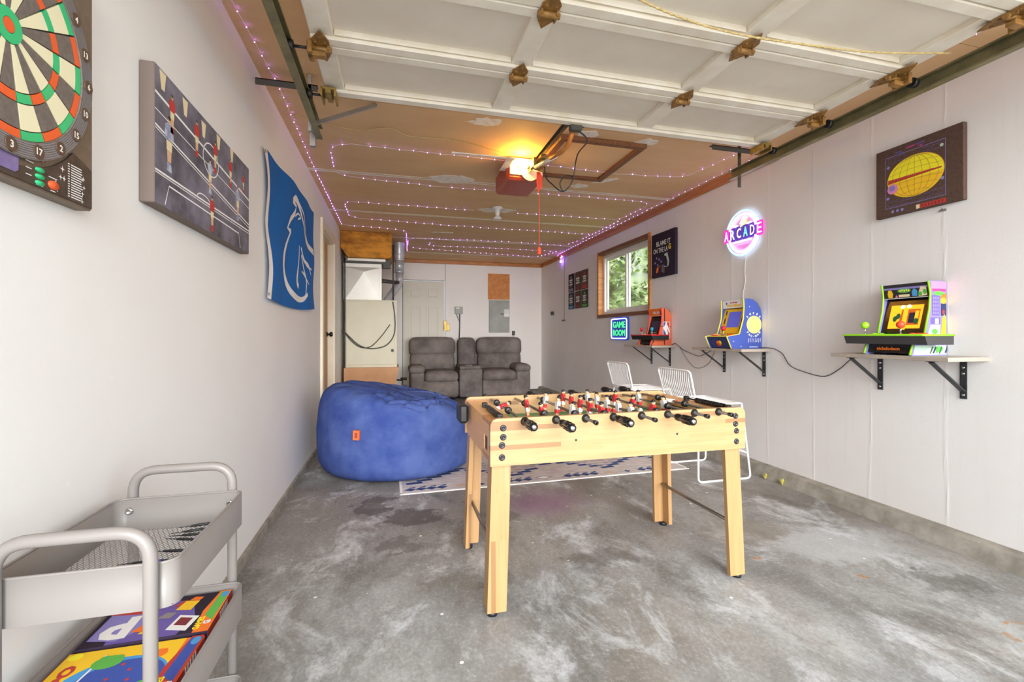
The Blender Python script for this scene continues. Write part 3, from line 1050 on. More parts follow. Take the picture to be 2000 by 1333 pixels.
for sgn in (-1, 1):
    x0, x1 = sorted((sgn * (HW - .028), sgn * (HW - .006)))
    ep = MB()
    # end panel with a ball return opening
    ep.box(x0, x1, -HD + .022, HD - .022, ZB + .005, .640)
    ep.box(x0, x1, -HD + .022, HD - .022, .70, .772)
    ep.box(x0, x1, -HD + .022, -.245, .640, .70); ep.box(x0, x1, -.175, HD - .022, .640, .70)
    ep.build('end_panel', 'pine_side', tb)
    xi0, xi1 = sorted((sgn * (HW - .11), sgn * (HW - .095)))
    gw = MB()
    gw.box(xi0, xi1, -HD + .022, -.09, .69, .765); gw.box(xi0, xi1, .09, HD - .022, .69, .765); gw.box(xi0, xi1, -.09, .09, .745, .765)
    gw.build('goal_wall', 'pine_side', tb)
    tp = MB(); a, b = sorted((sgn * (HW - .028), sgn * (HW - .11))); tp.box(a, b, -HD + .022, HD - .022, .765, .772); tp.build('end_ledge', 'pine_side', tb)
    # score counter: two posts, a rod and ten beads
    xc = sgn * (HW - .055)
    y0, y1 = (-.29, .02) if sgn > 0 else (-.26, .06)
    sc = MB(); sc.cyl((xc, y0, .786), (xc, y1, .786), .004, 8)
    for y in (y0, y1):
        sc.box(xc - .012, xc + .012, y - .012, y + .012, .772, .797, bev=.003)
    sco = sc.build('score_counter', 'black', tb)
    for k in range(10):
        bd = MB(); yy = y0 + .028 + k * .0215; bd.cyl((xc, yy - .009, .786), (xc, yy + .009, .786), .0125, 10)
        bd.build('bead', 'black_gloss', sco)
mb = MB(); mb.box(-HW + .03, HW - .03, -HD + .022, HD - .022, .672, .688); mb.build('bottom_board', 'pine_side', tb)
mb = MB(); mb.box(-HW + .11, HW - .11, -HD + .023, HD - .023, .688, .692); pf = mb.build('playfield', 'field_green', tb)
mb = MB()
def ring_xy(m_, cx, cy, r, w, z, n=32, a0=0, a1=2 * PI):
    vs, fs = [], []
    for k in range(n + 1):
        a = a0 + (a1 - a0) * k / n
        for rr in (r - w / 2, r + w / 2):
            vs.append((cx + rr * math.cos(a), cy + rr * math.sin(a), z))
    for k in range(n):
        fs.append((2 * k, 2 * k + 1, 2 * k + 3, 2 * k + 2))
    m_.add(vs, fs)
ring_xy(mb, 0, 0, .08, .005, .6925); mb.build('centre_circle', 'player_white', pf)
for sx_, a0_ in ((-1, -PI / 2), (1, PI / 2)):
    mb = MB(); ring_xy(mb, sx_ * (HW - .11), 0, .16, .005, .6925, 20, a0_, a0_ + PI); mb.build('goal_area_line', 'player_white', pf)
mb = MB(); mb.box(-.003, .003, -HD + .03, HD - .03, .692, .6925); mb.build('halfway_line', 'player_white', pf)
# legs: two boards in an L, a black levelling foot under each
for sx in (-1, 1):
    for sy in (-1, 1):
        m_ = MB()
        def leg_board(xa, xb, ya, yb):
            pts = []
            for z, ox, oy in ((.0, .022 * sx, .012 * sy), (.62, 0, 0)):
                pts += [(x + ox, y + oy, z + (.018 if z == 0 else 0)) for x in (xa, xb) for y in (ya, yb)]
            m_.hull(pts)
        xo, yo = sx * (HW - .012), sy * (HD - .024)
        xs = sorted((xo, xo - sx * .078)); ys = sorted((yo, yo - sy * .022))
        leg_board(xs[0], xs[1], ys[0], ys[1])
        xs2 = sorted((xo, xo - sx * .022)); ys2 = sorted((yo - sy * .0225, yo - sy * .078))
        leg_board(xs2[0], xs2[1], ys2[0], ys2[1])
        lg = m_.build('leg', 'pine_upright', tb)
        fx, fy = xo - sx * .025 + .022 * sx, yo - sy * .025 + .012 * sy
        m2 = MB(); m2.cyl((fx, fy, 0), (fx, fy, .0175), .021, 14); m2.build('foot', 'black', lg)
for sx in (-1, 1):
    x = sx * (HW - .03)
    mb = MB(); mb.cyl((x, -HD + .06, .245), (x, HD - .06, .245), .0085, 12); mb.build('stretcher', 'rod_steel', tb)
# bolt heads and pilot holes on the long panels
screw = None
for sy in (-1, 1):
    for sx in (-1, 1):
        for dx, z in ((.052, .752), (.052, .716), (.047, .684), (.047, .636)):
            if screw is None:
                m_ = MB(); m_.lathe([(0, -.004), (.006, -.004), (.0075, -.0055), (.0125, -.0045), (.0135, 0)], 14, mx=Matrix.Rotation(-PI / 2, 4, 'X'))
                m_ = MB(); m_.lathe([(0, .002), (.005, .002), (.006, .0045), (.0115, .004), (.0135, 0)], 14, mx=Matrix.Rotation(PI / 2, 4, 'X'))
                screw = m_.build('bolt', 'screw_black', tb, (sx * (HW - dx), sy * HD, z))
            else:
                link_part(screw, tb, (sx * (HW - dx), sy * HD, z), (0, 0, 0 if sy < 0 else PI))
for x in (-.235, .24):
    mb = MB(); mb.cyl((x, -HD - .0015, .687), (x, -HD, .687), .005, 10); mb.build('pilot_hole', 'screw_black', tb)
mb = MB(); mb.box(-HW - .055, -HW - .006, .16, .27, .68, .775, bev=.012)
mb.build('ball_cup', 'black', tb)
mb = MB(); mb.box(-HW + .010, -HW + .09, -.244, -.176, .641, .699); mb.box(HW - .09, HW - .010, -.244, -.176, .641, .699); mb.build('opening_shade_block', 'black', tb)  # black block paints the shaded inside of the ball return openings
# the players
def player_mesh(shirt, shorts, name):
    m_ = MB()
    m_.ball((0, 0, .034), .0105, 3, 10, 6, (1, 1, 1.15))                       # head
    m_.ball((0, .0015, .039), .0108, 4, 10, 6, (1.02, 1, .85))                 # hair
    m_.hull([(x, y, z) for x, y, z in ((-.012, -.007, .025), (.012, -.007, .025), (-.012, .007, .025), (.012, .007, .025), (-.016, -.008, .016), (.016, -.008, .016), (-.016, .008, .016), (.016, .008, .016), (-.0125, -.009, -.016), (.0125, -.009, -.016), (-.0125, .009, -.016), (.0125, .009, -.016))], 0)
    for sg in (-1, 1):
        m_.tube([(sg * .0135, 0, .02), (sg * .019, 0, .006), (sg * .0165, -.003, -.012)], [.005, .0045, .0035], 6, 0)
        m_.ball((sg * .0163, -.004, -.016), .0038, 3, 6, 4)
    m_.hull([(x, y, z) for x, y, z in ((-.0128, -.0085, -.014), (.0128, -.0085, -.014), (-.0128, .0085, -.014), (.0128, .0085, -.014), (-.0135, -.0085, -.034), (.0135, -.0085, -.034), (-.0135, .0085, -.034), (.0135, .0085, -.034))], 1)
    m_.hull([(x, y, z) for x, y, z in ((-.010, -.007, -.034), (.010, -.007, -.034), (-.010, .007, -.034), (.010, .007, -.034), (-.0085, -.006, -.056), (.0085, -.006, -.056), (-.0085, .006, -.056), (.0085, .006, -.056))], 2)
    m_.hull([(x, y, z) for x, y, z in ((-.010, -.007, -.054), (.010, -.007, -.054), (-.010, .007, -.054), (.010, .007, -.054), (-.0115, -.012, -.070), (.0115, -.012, -.070), (-.0115, .009, -.070), (.0115, .009, -.070))], 0)
    return m_
pm_red = player_mesh(0, 1, 'r'); pm_white = player_mesh(0, 1, 'w')
team = {'red': (['player_red', 'player_white', 'player_skin', 'player_skin', 'black'], None), 'white': (['player_white', 'player_red', 'player_skin', 'player_skin', 'black'], None)}
layout = [('red', 1, 68, 'f', .06), ('red', 2, -6, 'f', -.03), ('white', 3, 8, 'b', .0), ('red', 5, 4, 'f', .02),
          ('white', 5, -5, 'b', -.01), ('red', 3, 7, 'f', -.03), ('white', 2, -8, 'b', .02), ('white', 1, -78, 'b', .03)]
spacing = {1: 0, 2: .24, 3: .185, 5: .118}
proto = {}
def handle_mesh(y_in, y_out):
    """grip from y_in outwards to y_out, ribbed, along y"""
    m_ = MB()
    L = y_out - y_in
    sg = 1 if L > 0 else -1
    mxh = Matrix.Translation((0, y_in, 0)) @ Matrix.Rotation(-PI / 2 * sg, 4, 'X')
    L = abs(L)
    m_.lathe([(.0, 0), (.0145, 0), (.0155, .006), (.0155, .02), (.0115, .026), (.0125, .034), (.016, .04), (.0165, L - .014), (.015, L - .004), (.010, L), (0, L)], 16, 0, mxh)
    for k in range(10):
        a = 2 * PI * k / 10
        m_.tube([mxh @ Vector((.0162 * math.cos(a), .0162 * math.sin(a), .045)), mxh @ Vector((.0168 * math.cos(a), .0168 * math.sin(a), L - .018))], .0026, 5, 0)
    m_.lathe([(.0, L + .0005), (.008, L + .0003), (.0095, L - .002)], 12, 1, mxh)
    return m_
for (col, n, tilt, side, slide), x in zip(layout, RODX):
    ro = bpy.data.objects.new('rod', None)
    y_front = -HD - (.05 if side == 'f' else .085) + slide * .6
    y_back = HD + (.085 if side == 'f' else .05 + (.07 if n < 3 else .0)) + slide * .6
    mb = MB(); mb.cyl((0, y_front - .02, 0), (0, y_back + .02, 0), .0062, 10)
    rod = mb.build('rod', 'rod_steel', tb, (x, 0, RZ), (0, math.radians(tilt), 0))
    bpy.data.objects.remove(ro)
    if side == 'f':
        hm_ = handle_mesh(y_front, y_front - .115); capy = y_back
    else:
        hm_ = handle_mesh(y_back, y_back + .115); capy = y_front
    hm_.build('handle', ['black_gloss', 'chrome'], rod)
    sg = 1 if capy > 0 else -1
    m_ = MB(); m_.tube([(0, capy, 0), (0, capy + sg * .02, 0)], [.0085, .0095], 12); m_.lathe([(.0035, .0212), (.0095, .0205), (.0098, .014)], 12, 0, Matrix.Translation((0, capy, 0)) @ Matrix.Rotation(-PI / 2 * sg, 4, 'X'))
    m_.build('end_cap', 'black', rod)
    for sg in (-1, 1):
        m_ = MB(); m_.lathe([(.0065, .012), (.011, .012), (.0125, .009), (.0175, .004), (.018, 0), (.0065, 0)], 16, mx=Matrix.Translation((0, sg * HD, 0)) @ Matrix.Rotation(-PI / 2 * sg, 4, 'X'))
        m_.build('bushing', 'black', rod)
    sp = spacing[n]
    ys = [(k - (n - 1) / 2) * sp + slide for k in range(n)]
    for yb in ([min(ys) - .035, max(ys) + .035] if n > 1 else [-.12 + slide, .12 + slide]):
        m_ = MB(); m_.lathe([(.006, -.012), (.0145, -.012), (.016, -.008), (.016, .008), (.0145, .012), (.006, .012)], 14, mx=Matrix.Translation((0, yb, 0)) @ Matrix.Rotation(PI / 2, 4, 'X'))
        m_.build('bumper', 'black', rod)
    for y in ys:
        rz = PI / 2 if col == 'red' else -PI / 2
        if col not in proto:
            proto[col] = pm_red.build('player', team[col][0], rod, (0, y, 0), (0, 0, rz))
        else:
            link_part(proto[col], rod, (0, y, 0), (0, 0, rz))

# ------------------------------------------------------------------ bean bag
bb = thing('bean_bag', 'large round blue suede bean bag with a small orange tag', 'bean bag', (.03, 4.06, 0))
vs, fs = [], []
NA, NB = 160, 90
def superell(t, e):
    return math.copysign(abs(t) ** e, t)
for j in range(NB + 1):
    ph = -PI / 2 + PI * j / NB
    for i in range(NA):
        th = 2 * PI * i / NA
        cr, cz = superell(math.cos(ph), .26), superell(math.sin(ph), .30 if ph < 0 else .46)
        x = .635 * cr * math.cos(th); y = .60 * cr * math.sin(th)
        zt = .665 - .07 * (x / .63) - .10 * max(0, x / .63) ** 2 - .03 * math.exp(-((x - .1) / .2) ** 2)
        z = (cz * .5 + .5)
        top = max(0, (z - .55) / .45)
        zz = z * zt
        # belly: widest a little above the floor
        sc = 1 + .02 * math.sin(PI * min(1, z * 1.2)) - .02 * max(0, z - .6)
        p = Vector((x * sc, y * sc, zz))
        w = noise.noise(Vector((p.x * 3.4 + p.y * 2, p.y * 6, p.z * 3))) * .018 + noise.noise(Vector((p.x * 7, p.y * 11, 3.1))) * .012
        fold = abs(noise.noise(Vector((p.x * 2.6 - p.y * 1.2, p.y * 7.0 + p.x * 3.5, 9.4))))
        fold2 = abs(noise.noise(Vector((p.x * 4.4 + p.y * 3.0, p.y * 9.0 - p.x * 5.0, 2.2))))
        crease = -math.exp(-(fold / .05) ** 2) * .05 - math.exp(-(fold2 / .05) ** 2) * .028
        edge = max(0, min(1, (x + .35) / .5))
        p.z += top * (w * 1.4 + crease * edge)
        side = noise.noise(Vector((th * 3, z * 5, 1.3))) * .008 * (1 - top)
        rr = math.hypot(p.x, p.y) or 1
        p.x += p.x / rr * side; p.y += p.y / rr * side
        p.z = max(p.z, 0.0015)
        vs.append(p)
for j in range(NB):
    for i in range(NA):
        i2 = (i + 1) % NA
        fs.append((j * NA + i, j * NA + i2, (j + 1) * NA + i2, (j + 1) * NA + i))
mb = MB(); mb.add(vs, fs, 0, True); mb.build('cover', 'blue_suede', bb)
tagv = Vector((-.295, -.585, .395))
mb = MB(); mb.box(-.022, .022, -.012, .012, -.034, .034); tg = mb.build('brand_tag', ['orange_tag'], bb, tagv, (.02, .03, -.33))
mb = MB(); mb.rect(-.008, .012, -.02, .02, -.0125); mb.build('stitching', 'red_paint', tg)

# ------------------------------------------------------------------ rug
rg = thing('rug', 'cream and navy kilim rug lying on the concrete behind the foosball table', 'rug', (1.2, 4.10, 0), .018)
RW, RD = 1.17, .80
mb = MB(); mb.box(-RW, RW, -RD, RD, 0, .004); mb.build('rug_body', 'rug_base', rg)
mb = MB(); mb.box(-RW - .004, RW + .004, -RD - .004, -RD + .014, 0, .005); mb.box(-RW - .004, RW + .004, RD - .014, RD + .004, 0, .005)
mb.box(-RW - .004, -RW + .014, -RD, RD, 0, .005); mb.box(RW - .014, RW + .004, -RD, RD, 0, .005); mb.build('binding', 'rug_white', rg)
mb = MB()
def rugpoly(pts, mi, z=.0042):
    area = sum(pts[i - 1][0] * pts[i][1] - pts[i][0] * pts[i - 1][1] for i in range(len(pts)))
    if area < 0:
        pts = pts[::-1]
    mb.add([(x, y, z + mi * .00012) for x, y in pts], [tuple(range(len(pts)))], mi)
def stepped_zig(x0, x1, yb, amp, half, mi, w=.055, steps=5):
    """kilim zigzag made of small blocks"""
    x = x0
    d = 1
    n = int((x1 - x0) / (half / steps))
    for k in range(n):
        u = (k % (2 * steps)) / steps
        tri = u if u <= 1 else 2 - u
        yy = yb + amp * tri
        xa = x0 + k * half / steps
        if random.random() < .06:
            continue
        rugpoly([(xa, yy - w / 2), (xa + half / steps * 1.5, yy - w / 2 + .012), (xa + half / steps * 1.35, yy + w / 2), (xa - .01, yy + w / 2 - .012)], mi)
for yb, sg in ((-.58, 1), (.62, -1)):
    stepped_zig(-1.12, 1.12, yb, .28 * sg, .40, 0, .055)
    stepped_zig(-1.12, 1.12, yb + .07 * sg, .28 * sg, .40, 2, .04)
    stepped_zig(-1.12, 1.12, yb + .14 * sg, .28 * sg, .40, 1, .03)
    stepped_zig(-1.12, 1.12, yb + .20 * sg, .28 * sg, .40, 2, .05)
for row, ys_ in ((-1, -.72), (1, .72)):
    k = 0
    x = -1.1
    while x < 1.05:
        kind = k % 5
        s_ = .06
        if kind in (0, 3):
            for q in range(4):
                cx = x + q * .075
                rugpoly([(cx - .045, ys_), (cx, ys_ - .035), (cx + .045, ys_), (cx, ys_ + .035)], 0)
                rugpoly([(cx - .01, ys_ + .045), (cx + .03, ys_ + .03), (cx + .045, ys_ + .06)], 0)
            x += .36
        elif kind == 1:
            rugpoly([(x - .05, ys_), (x, ys_ - .03), (x + .05, ys_), (x, ys_ + .03)], 1); x += .16
        elif kind == 2:
            rugpoly([(x - .03, ys_ - .01), (x, ys_ - .035), (x + .03, ys_ - .01), (x, ys_ + .02)], 0); x += .14
        else:
            rugpoly([(x - .08, ys_ + .02), (x, ys_ - .045), (x + .08, ys_ + .02), (x, ys_ + .06)], 2)
            rugpoly([(x - .05, ys_ + .015), (x, ys_ - .02), (x + .05, ys_ + .015), (x, ys_ + .04)], 3); x += .2
        k += 1
for cx in (-.75, 0.0, .75):
    for r_, mi in ((.24, 2), (.17, 3), (.10, 0), (.05, 1)):
        rugpoly([(cx - r_, 0), (cx, -r_ * .62), (cx + r_, 0), (cx, r_ * .62)], mi)
o = mb.build('woven_pattern', ['rug_navy', 'rug_tan', 'rug_grey', 'rug_white'], rg); o['kind'] = 'stuff'

# ------------------------------------------------------------------ recliner loveseat
so = thing('recliner_loveseat', 'brown grey velour recliner loveseat with centre console by the back wall', 'sofa', (1.31, 7.90, 0), 0)
def fold_fn(zf, depth):
    return None
mb = MB()
for x0, x1 in ((-1.045, -.225), (.19, 1.045)):
    base = MB(); base.cushion(x0, x1, -.06, .72, .04, .34, .05, (0, .01, 0)); base.build('footrest_panel', 'velour', so)
    xa, xb = (x0 + .23, x1) if x0 < 0 else (x0, x1 - .23)
    seat = MB(); seat.cushion(xa, xb, -.09, .62, .30, .50, .09, (.0, .015, .02)); seat.build('seat_cushion', 'velour', so)
    lo = MB(); lo.cushion(xa, xb, -.075, .05, .05, .32, .05, (0, .02, 0)); lo.build('leg_rest', 'velour', so)
    mxb = Matrix.Translation(((x0 + x1) / 2, .50, .47)) @ Matrix.Rotation(-.10, 4, 'X')
    w = (x1 - x0) / 2
    bk = MB()
    bk.cushion(-w + .01, w - .01, -.10, .16, -.02, .34, .09, (0, .05, .01), mx=mxb)
    bk.build('lumbar_cushion', 'velour', so)
    bk = MB()
    bk.cushion(-w, w, -.11, .18, .27, .61, .09, (.01, .05, .012), mx=mxb)
    bk.build('head_cushion', 'velour', so)
    xa, xb = (x0, x0 + .235) if x0 < 0 else (x1 - .235, x1 + .02)
    ar = MB(); ar.cushion(xa, xb, -.06, .72, .05, .52, .05, (.01, .01, 0)); ar.build('arm_body', 'velour', so)
    ar = MB(); ar.cushion(xa - .02, xb + .005, -.09, .60, .46, .60, .06, (.01, .015, .01)); ar.build('arm_pad', 'velour', so)
mb = MB(); mb.cushion(-.22, .185, -.08, .62, .04, .53, .03, (0, .008, 0)); mb.build('console_box', 'velour_console', so)
mb = MB(); mb.cushion(-.215, .17, -.05, .52, .52, .585, .03, (0, .005, .006)); mb.build('console_lid', 'velour_console', so)
mb = MB(); mb.cushion(-.165, .165, -.10, .14, .0, .60, .08, (0, .03, .01), mx=Matrix.Translation((-.01, .50, .47)) @ Matrix.Rotation(-.10, 4, 'X')); mb.build('console_back', 'velour_console', so)
mb = MB(); mb.box(-.10, .02, -.0, .10, .588, .60, bev=.005); mb.build('cup_holder', 'grey_steel', so)
mb = MB()
for x in (-.98, -.3, .3, .98):
    mb.cyl((x, .05, 0), (x, .05, .06), .03, 10); mb.cyl((x, .62, 0), (x, .62, .06), .03, 10)
mb.build('feet', 'black', so)

# ------------------------------------------------------------------ white wire counter chairs
def wire_chair(loc, label):
    c = thing('wire_chair', label, 'chair', loc, 0, 'white wire chairs along the right wall')
    hw, zs = .22, .585
    xb, xf = -.20, .21
    r = .0075
    def back_x(z):
        return xb - .06 * (z - zs - .02) / .24
    fr = MB()
    zt_, zb_ = .845, zs + .015
    fr.tube(fillet([(back_x(zb_), -hw + .012, zb_), (back_x(zt_), -hw, zt_), (back_x(zt_), hw, zt_), (back_x(zb_), hw - .012, zb_)], .04, closed=True), r, 8, closed=True)
    fr.build('back_frame', 'white_wire', c)
    bw = MB()
    n = 17
    for k in range(1, n):
        y = -hw + 2 * hw * k / n
        pts = [(back_x(z) + .004 + .018 * math.sin(PI * (z - zb_) / (zt_ - zb_)) * -1, y * (.95 + .05 * (z - zb_) / (zt_ - zb_)), z) for z in [zb_ + (zt_ - zb_) * q / 6 for q in range(7)]]
        bw.tube(pts, .0028, 5)
    for k in range(1, 6):
        z = zb_ + (zt_ - zb_) * k / 6
        bw.tube([(back_x(z) + .0 - .012 * math.sin(PI * k / 6), y, z) for y in (-hw + .008, 0, hw - .008)], .002, 4)
    bwo = bw.build('back_wires', 'white_wire', c); bwo['kind'] = 'stuff'
    st = MB(); st.tube(fillet([(xb + .0, -hw + .012, zs), (xf, -hw, zs + .0), (xf, hw, zs + .0), (xb + .0, hw - .012, zs)], .04, closed=True), r, 8, closed=True)
    st.build('seat_frame', 'white_wire', c)
    sw = MB()
    for k in range(1, n):
        y = -hw + 2 * hw * k / n
        sw.tube([(xb + (xf - xb) * q / 6, y, zs - .014 * math.sin(PI * q / 6)) for q in range(7)], .0028, 5)
    for k in range(1, 9):
        x = xb + (xf - xb) * k / 9
        sw.tube([(x, y, zs - .003 - .014 * math.sin(PI * k / 9)) for y in (-hw + .004, 0, hw - .004)], .002, 4)
    swo = sw.build('seat_wires', 'white_wire', c); swo['kind'] = 'stuff'
    for sg in (-1, 1):
        lg = MB()
        lg.tube(fillet([(xb + .02, sg * (hw - .01), zs), (xb - .02, sg * (hw + .045), .0075), (xf + .04, sg * (hw + .045), .0075), (xf - .0, sg * (hw - .005), zs)], .035), r, 8)
        lg.build('sled_leg', 'white_wire', c)
    fb = MB(); fb.tube([(xf + .026, -hw - .028, .2), (xf + .026, hw + .028, .2)], r, 8); fb.build('footrest', 'white_wire', c)
    return c
wire_chair((2.44, 3.235, 0), 'white wire chair nearest the camera, half hidden by the foosball table')
wire_chair((2.44, 4.19, 0), 'white wire chair farther back, below the orange arcade cabinet')

# ------------------------------------------------------------------ furnace in the back left corner
fu = thing('furnace', 'beige furnace with sheet metal ducts and insulated plenum in the back left corner', 'furnace', (-.68, 6.75, 0))
mb = MB(); mb.box(0, .72, 0, .75, .66, 1.62, bev=.006); cab = mb.build('cabinet', 'furnace_beige', fu)
mb = MB(); mb.box(.03, .69, -.008, 0, .70, 1.60, bev=.003); mb.build('access_door', 'furnace_beige', cab)
mb = MB(); mb.cyl((.655, -.02, .90), (.655, -.008, .90), .022, 14); mb.build('door_latch', 'black', cab)
mb = MB(); mb.box(.0, .50, .03, .70, 1.62, 2.12)
mb.hull([(.02, .03, 1.64), (.48, .03, 1.64), (.48, .03, 2.08), (.02, .03, 2.08), (.27, .0, 2.02)])
mb.box(-.004, .505, .0, .03, 2.08, 2.13); mb.box(.48, .505, .015, .04, 1.62, 2.1); mb.box(-.004, .015, .015, .04, 1.62, 2.1)
mb.build('plenum', 'sheet_metal', fu)
mb = MB(); mb.hull([(x, y, z) for y in (-.12, .60) for x, z in ((-.035, 2.335), (.06, 2.20), (.62, 2.20), (.645, 2.23), (.645, 2.555), (-.035, 2.555))]); mb.build('insulated_duct', 'insulation', fu)
mb = MB(); mb.box(.05, .56, -.02, .5, 2.165, 2.20); mb.build('duct_collar', 'sheet_metal', fu)
mb = MB(); mb.box(.03, .52, .02, .5, 2.131, 2.165); mb.box(.53, .63, .02, .1, 2.08, 2.2); mb.build('duct_gap_shade', 'dark_steel', fu)  # dark strip put in for the shaded gap under the duct collar
mb = MB(); mb.hull([(x, y, z) for y, dx in ((-.03, 0), (.75, 0)) for x, z in ((0, .0), (.62, .0), (.745, .66), (0, .66))]); rb = mb.build('return_box', 'return_box_wood', fu)
mb = MB(); mb.box(.02, .56, -.045, -.03, .04, .36, bev=.004)
for k in range(14):
    mb.box(.04, .54, -.05, -.045, .06 + k * .02, .068 + k * .02)
mb.build('return_grille', 'white_paint', rb)
mb = MB(); mb.lathe([(.085, 0), (.085, .20), (.07, .24), (.07, .26)], 20, mx=Matrix.Translation((.755, .55, 2.555)) @ Matrix.Rotation(PI, 4, 'X'))
mb.tube([(.755, .55, 2.30), (.757, .55, 2.10)], .068, 18)
mb.tube(fillet([(.757, .55, 2.10), (.76, .55, 1.93), (.585, .42, 1.66), (.55, .40, 1.60)], .06, 6), .058, 16)
for z, r_ in ((2.36, .091), (2.29, .076), (2.10, .072)):
    mb.lathe([(r_, -.012), (r_ + .004, 0), (r_, .012)], 20, mx=Matrix.Translation((.756, .55, z)))
mb.build('vent_pipe', 'galvanised', fu)
mb = MB(); mb.tube([(.48, .3, 1.93), (.74, .5, 1.93)], .03, 10); mb.tube([(.665, .2, 1.62), (.665, .2, 2.45)], .012, 8); mb.build('gas_pipe', 'dark_steel', fu)
mb = MB()
mb.tube(spline([(.66, -.012, 1.60), (.69, -.02, 1.35), (.675, -.03, 1.12), (.56, -.03, .97), (.36, -.03, .93), (.2, -.03, .98), (.07, -.03, 1.1), (-.02, -.02, 1.2)], 6), .008, 6)
mb.tube(spline([(.62, -.012, 1.27), (.5, -.03, 1.1), (.36, -.03, .96), (.22, -.03, .95), (.1, -.03, 1.04), (.0, -.02, 1.17)], 6), .007, 6)
mb.build('cable', 'dark_steel', fu)
mb = MB(); mb.tube([(.012, -.012, .1), (.012, -.012, 2.2)], .009, 6); mb.build('condensate_line', 'black_steel', fu)
mb = MB(); mb.tube(fillet([(.72, .25, .45), (.80, .2, .45), (.80, .2, .2)], .03), .012, 8); mb.cyl((.77, .2, .47), (.86, .2, .47), .02, 8); mb.box(.79, .86, .18, .22, .36, .38); mb.build('shutoff_valve', 'black_steel', fu)

# ------------------------------------------------------------------ things on the back wall
t = thing('electrical_panel', 'grey electrical panel with white labels below the plywood square', 'electrical panel', (2.01, YB, 1.49))
mb = MB(); mb.box(-.20, .215, -.03, 0, -.32, .32, bev=.004); mb.build('box', 'panel_grey', t)
mb = MB(); mb.box(-.165, .205, -.038, -.03, -.285, .30, bev=.003); pd = mb.build('door', 'panel_grey', t)
mb = MB(); mb.rect(.10, .205, -.005, .065, -.0385); mb.rect(.10, .205, .075, .105, -.0385); mb.rect(.10, .205, .115, .14, -.0385); mb.build('label_sticker', 'print_white', pd)
mb = MB(); mb.box(.03, .09, -.046, -.038, .04, .056, bev=.003); mb.build('latch', 'black', pd)
t = thing('plywood_board', 'square orange plywood board on the back wall above the electrical panel', 'board', (2.01, YB, 2.08))
mb = MB(); mb.box(-.22, .22, -.015, 0, -.255, .255); mb.build('board', 'orange_plywood', t)
t = thing('junction_box', 'small grey junction box with a conduit on the back wall', 'electrical box', (1.21, YB, 1.60))
mb = MB(); mb.box(-.075, .075, -.055, 0, -.07, .07, bev=.005); jb = mb.build('box', 'panel_grey', t)
mb = MB(); mb.box(-.06, .01, -.059, -.055, .03, .055); mb.build('label_sticker', 'print_white', jb)
mb = MB(); mb.tube(fillet([(.02, -.02, -.07), (.02, -.02, -.3), (.0, -.02, -.8)], .1), .011, 8); mb.tube([(-.045, -.02, -.07), (.0, -.02, -.19), (.015, -.02, -.21)], .005, 6); mb.build('conduit', 'dark_steel', t)
t = thing('wall_outlet', 'dark wall outlet right of the electrical panel on the back wall', 'outlet', (2.31, YB, 1.16))
mb = MB(); mb.box(-.03, .03, -.02, 0, -.045, .045, bev=.004); mb.build('box', 'dark_steel', t)
mb = MB(); mb.tube([(0, -.01, -.045), (0, -.01, -.14)], .005, 6); mb.build('conduit', 'grey_cable', t)
t = thing('wall_outlet', 'dark wall outlet on the right wall near the back corner', 'outlet', (XR, 8.12, 1.53), RIGHT)
mb = MB(); mb.box(-.05, .05, -.03, 0, -.035, .035, bev=.004); ob = mb.build('box', 'dark_steel', t)
mb = MB(); mb.box(-.035, -.005, -.036, -.03, -.02, .02); mb.box(.005, .035, -.036, -.03, -.02, .02); mb.build('socket', 'black', ob)
t = thing('wall_switch', 'small switch with a thin cable running up the right wall to the ceiling', 'switch', (XR, 7.55, 1.38), RIGHT)
mb = MB(); mb.box(-.06, .06, -.02, 0, -.012, .012, bev=.003); mb.build('switch', 'dark_steel', t)
mb = MB(); mb.tube([(.03, -.006, .0), (.035, -.006, .9), (.04, -.006, 1.16)], .004, 6); mb.build('cable', 'grey_cable', t)

# ------------------------------------------------------------------ electronic dartboard (left wall, nearest)
db = thing('dartboard', 'electronic dartboard with cream and black segments on the left wall', 'dartboard', (XL, 1.036, 1.688), LEFT)
mb = MB(); mb.prism([(-.251, -.278), (.243, -.278), (.251, -.270), (.251, .264), (.243, .272), (-.243, .272), (-.251, .264)], -.03, -.001); case = mb.build('case', 'dart_case', db)
mb = MB()
arc = [(.238 * math.sin(a), -.238 * math.cos(a)) for a in [(-.86 + 1.72 * k / 16) for k in range(17)]]
mb.prism([(-.243, -.272), (.243, -.272), (.243, -.185)] + [(x, z - .01) for x, z in arc[::-1]] + [(-.243, -.185)], -.034, -.03); cpan = mb.build('control_panel', 'dart_case_dark', db)
mb = MB()
mb.sector(0, 0, .2, .234, 0, 2 * PI, -.040, 0, 72, .011)
ringo = mb.build('number_ring', 'dart_black', db)
mb = MB()
for k in range(7):
    mb.sector(0, 0, .203 + k * .0042, .2052 + k * .0042, 0, 2 * PI, -.0405, 0, 72)
o = mb.build('ring_rib', 'print_grey', ringo); o['kind'] = 'stuff'
NUM = [20, 1, 18, 4, 13, 6, 10, 15, 2, 17, 3, 19, 7, 16, 8, 11, 14, 9, 12, 5]
A = 2 * PI / 20
seg = {}
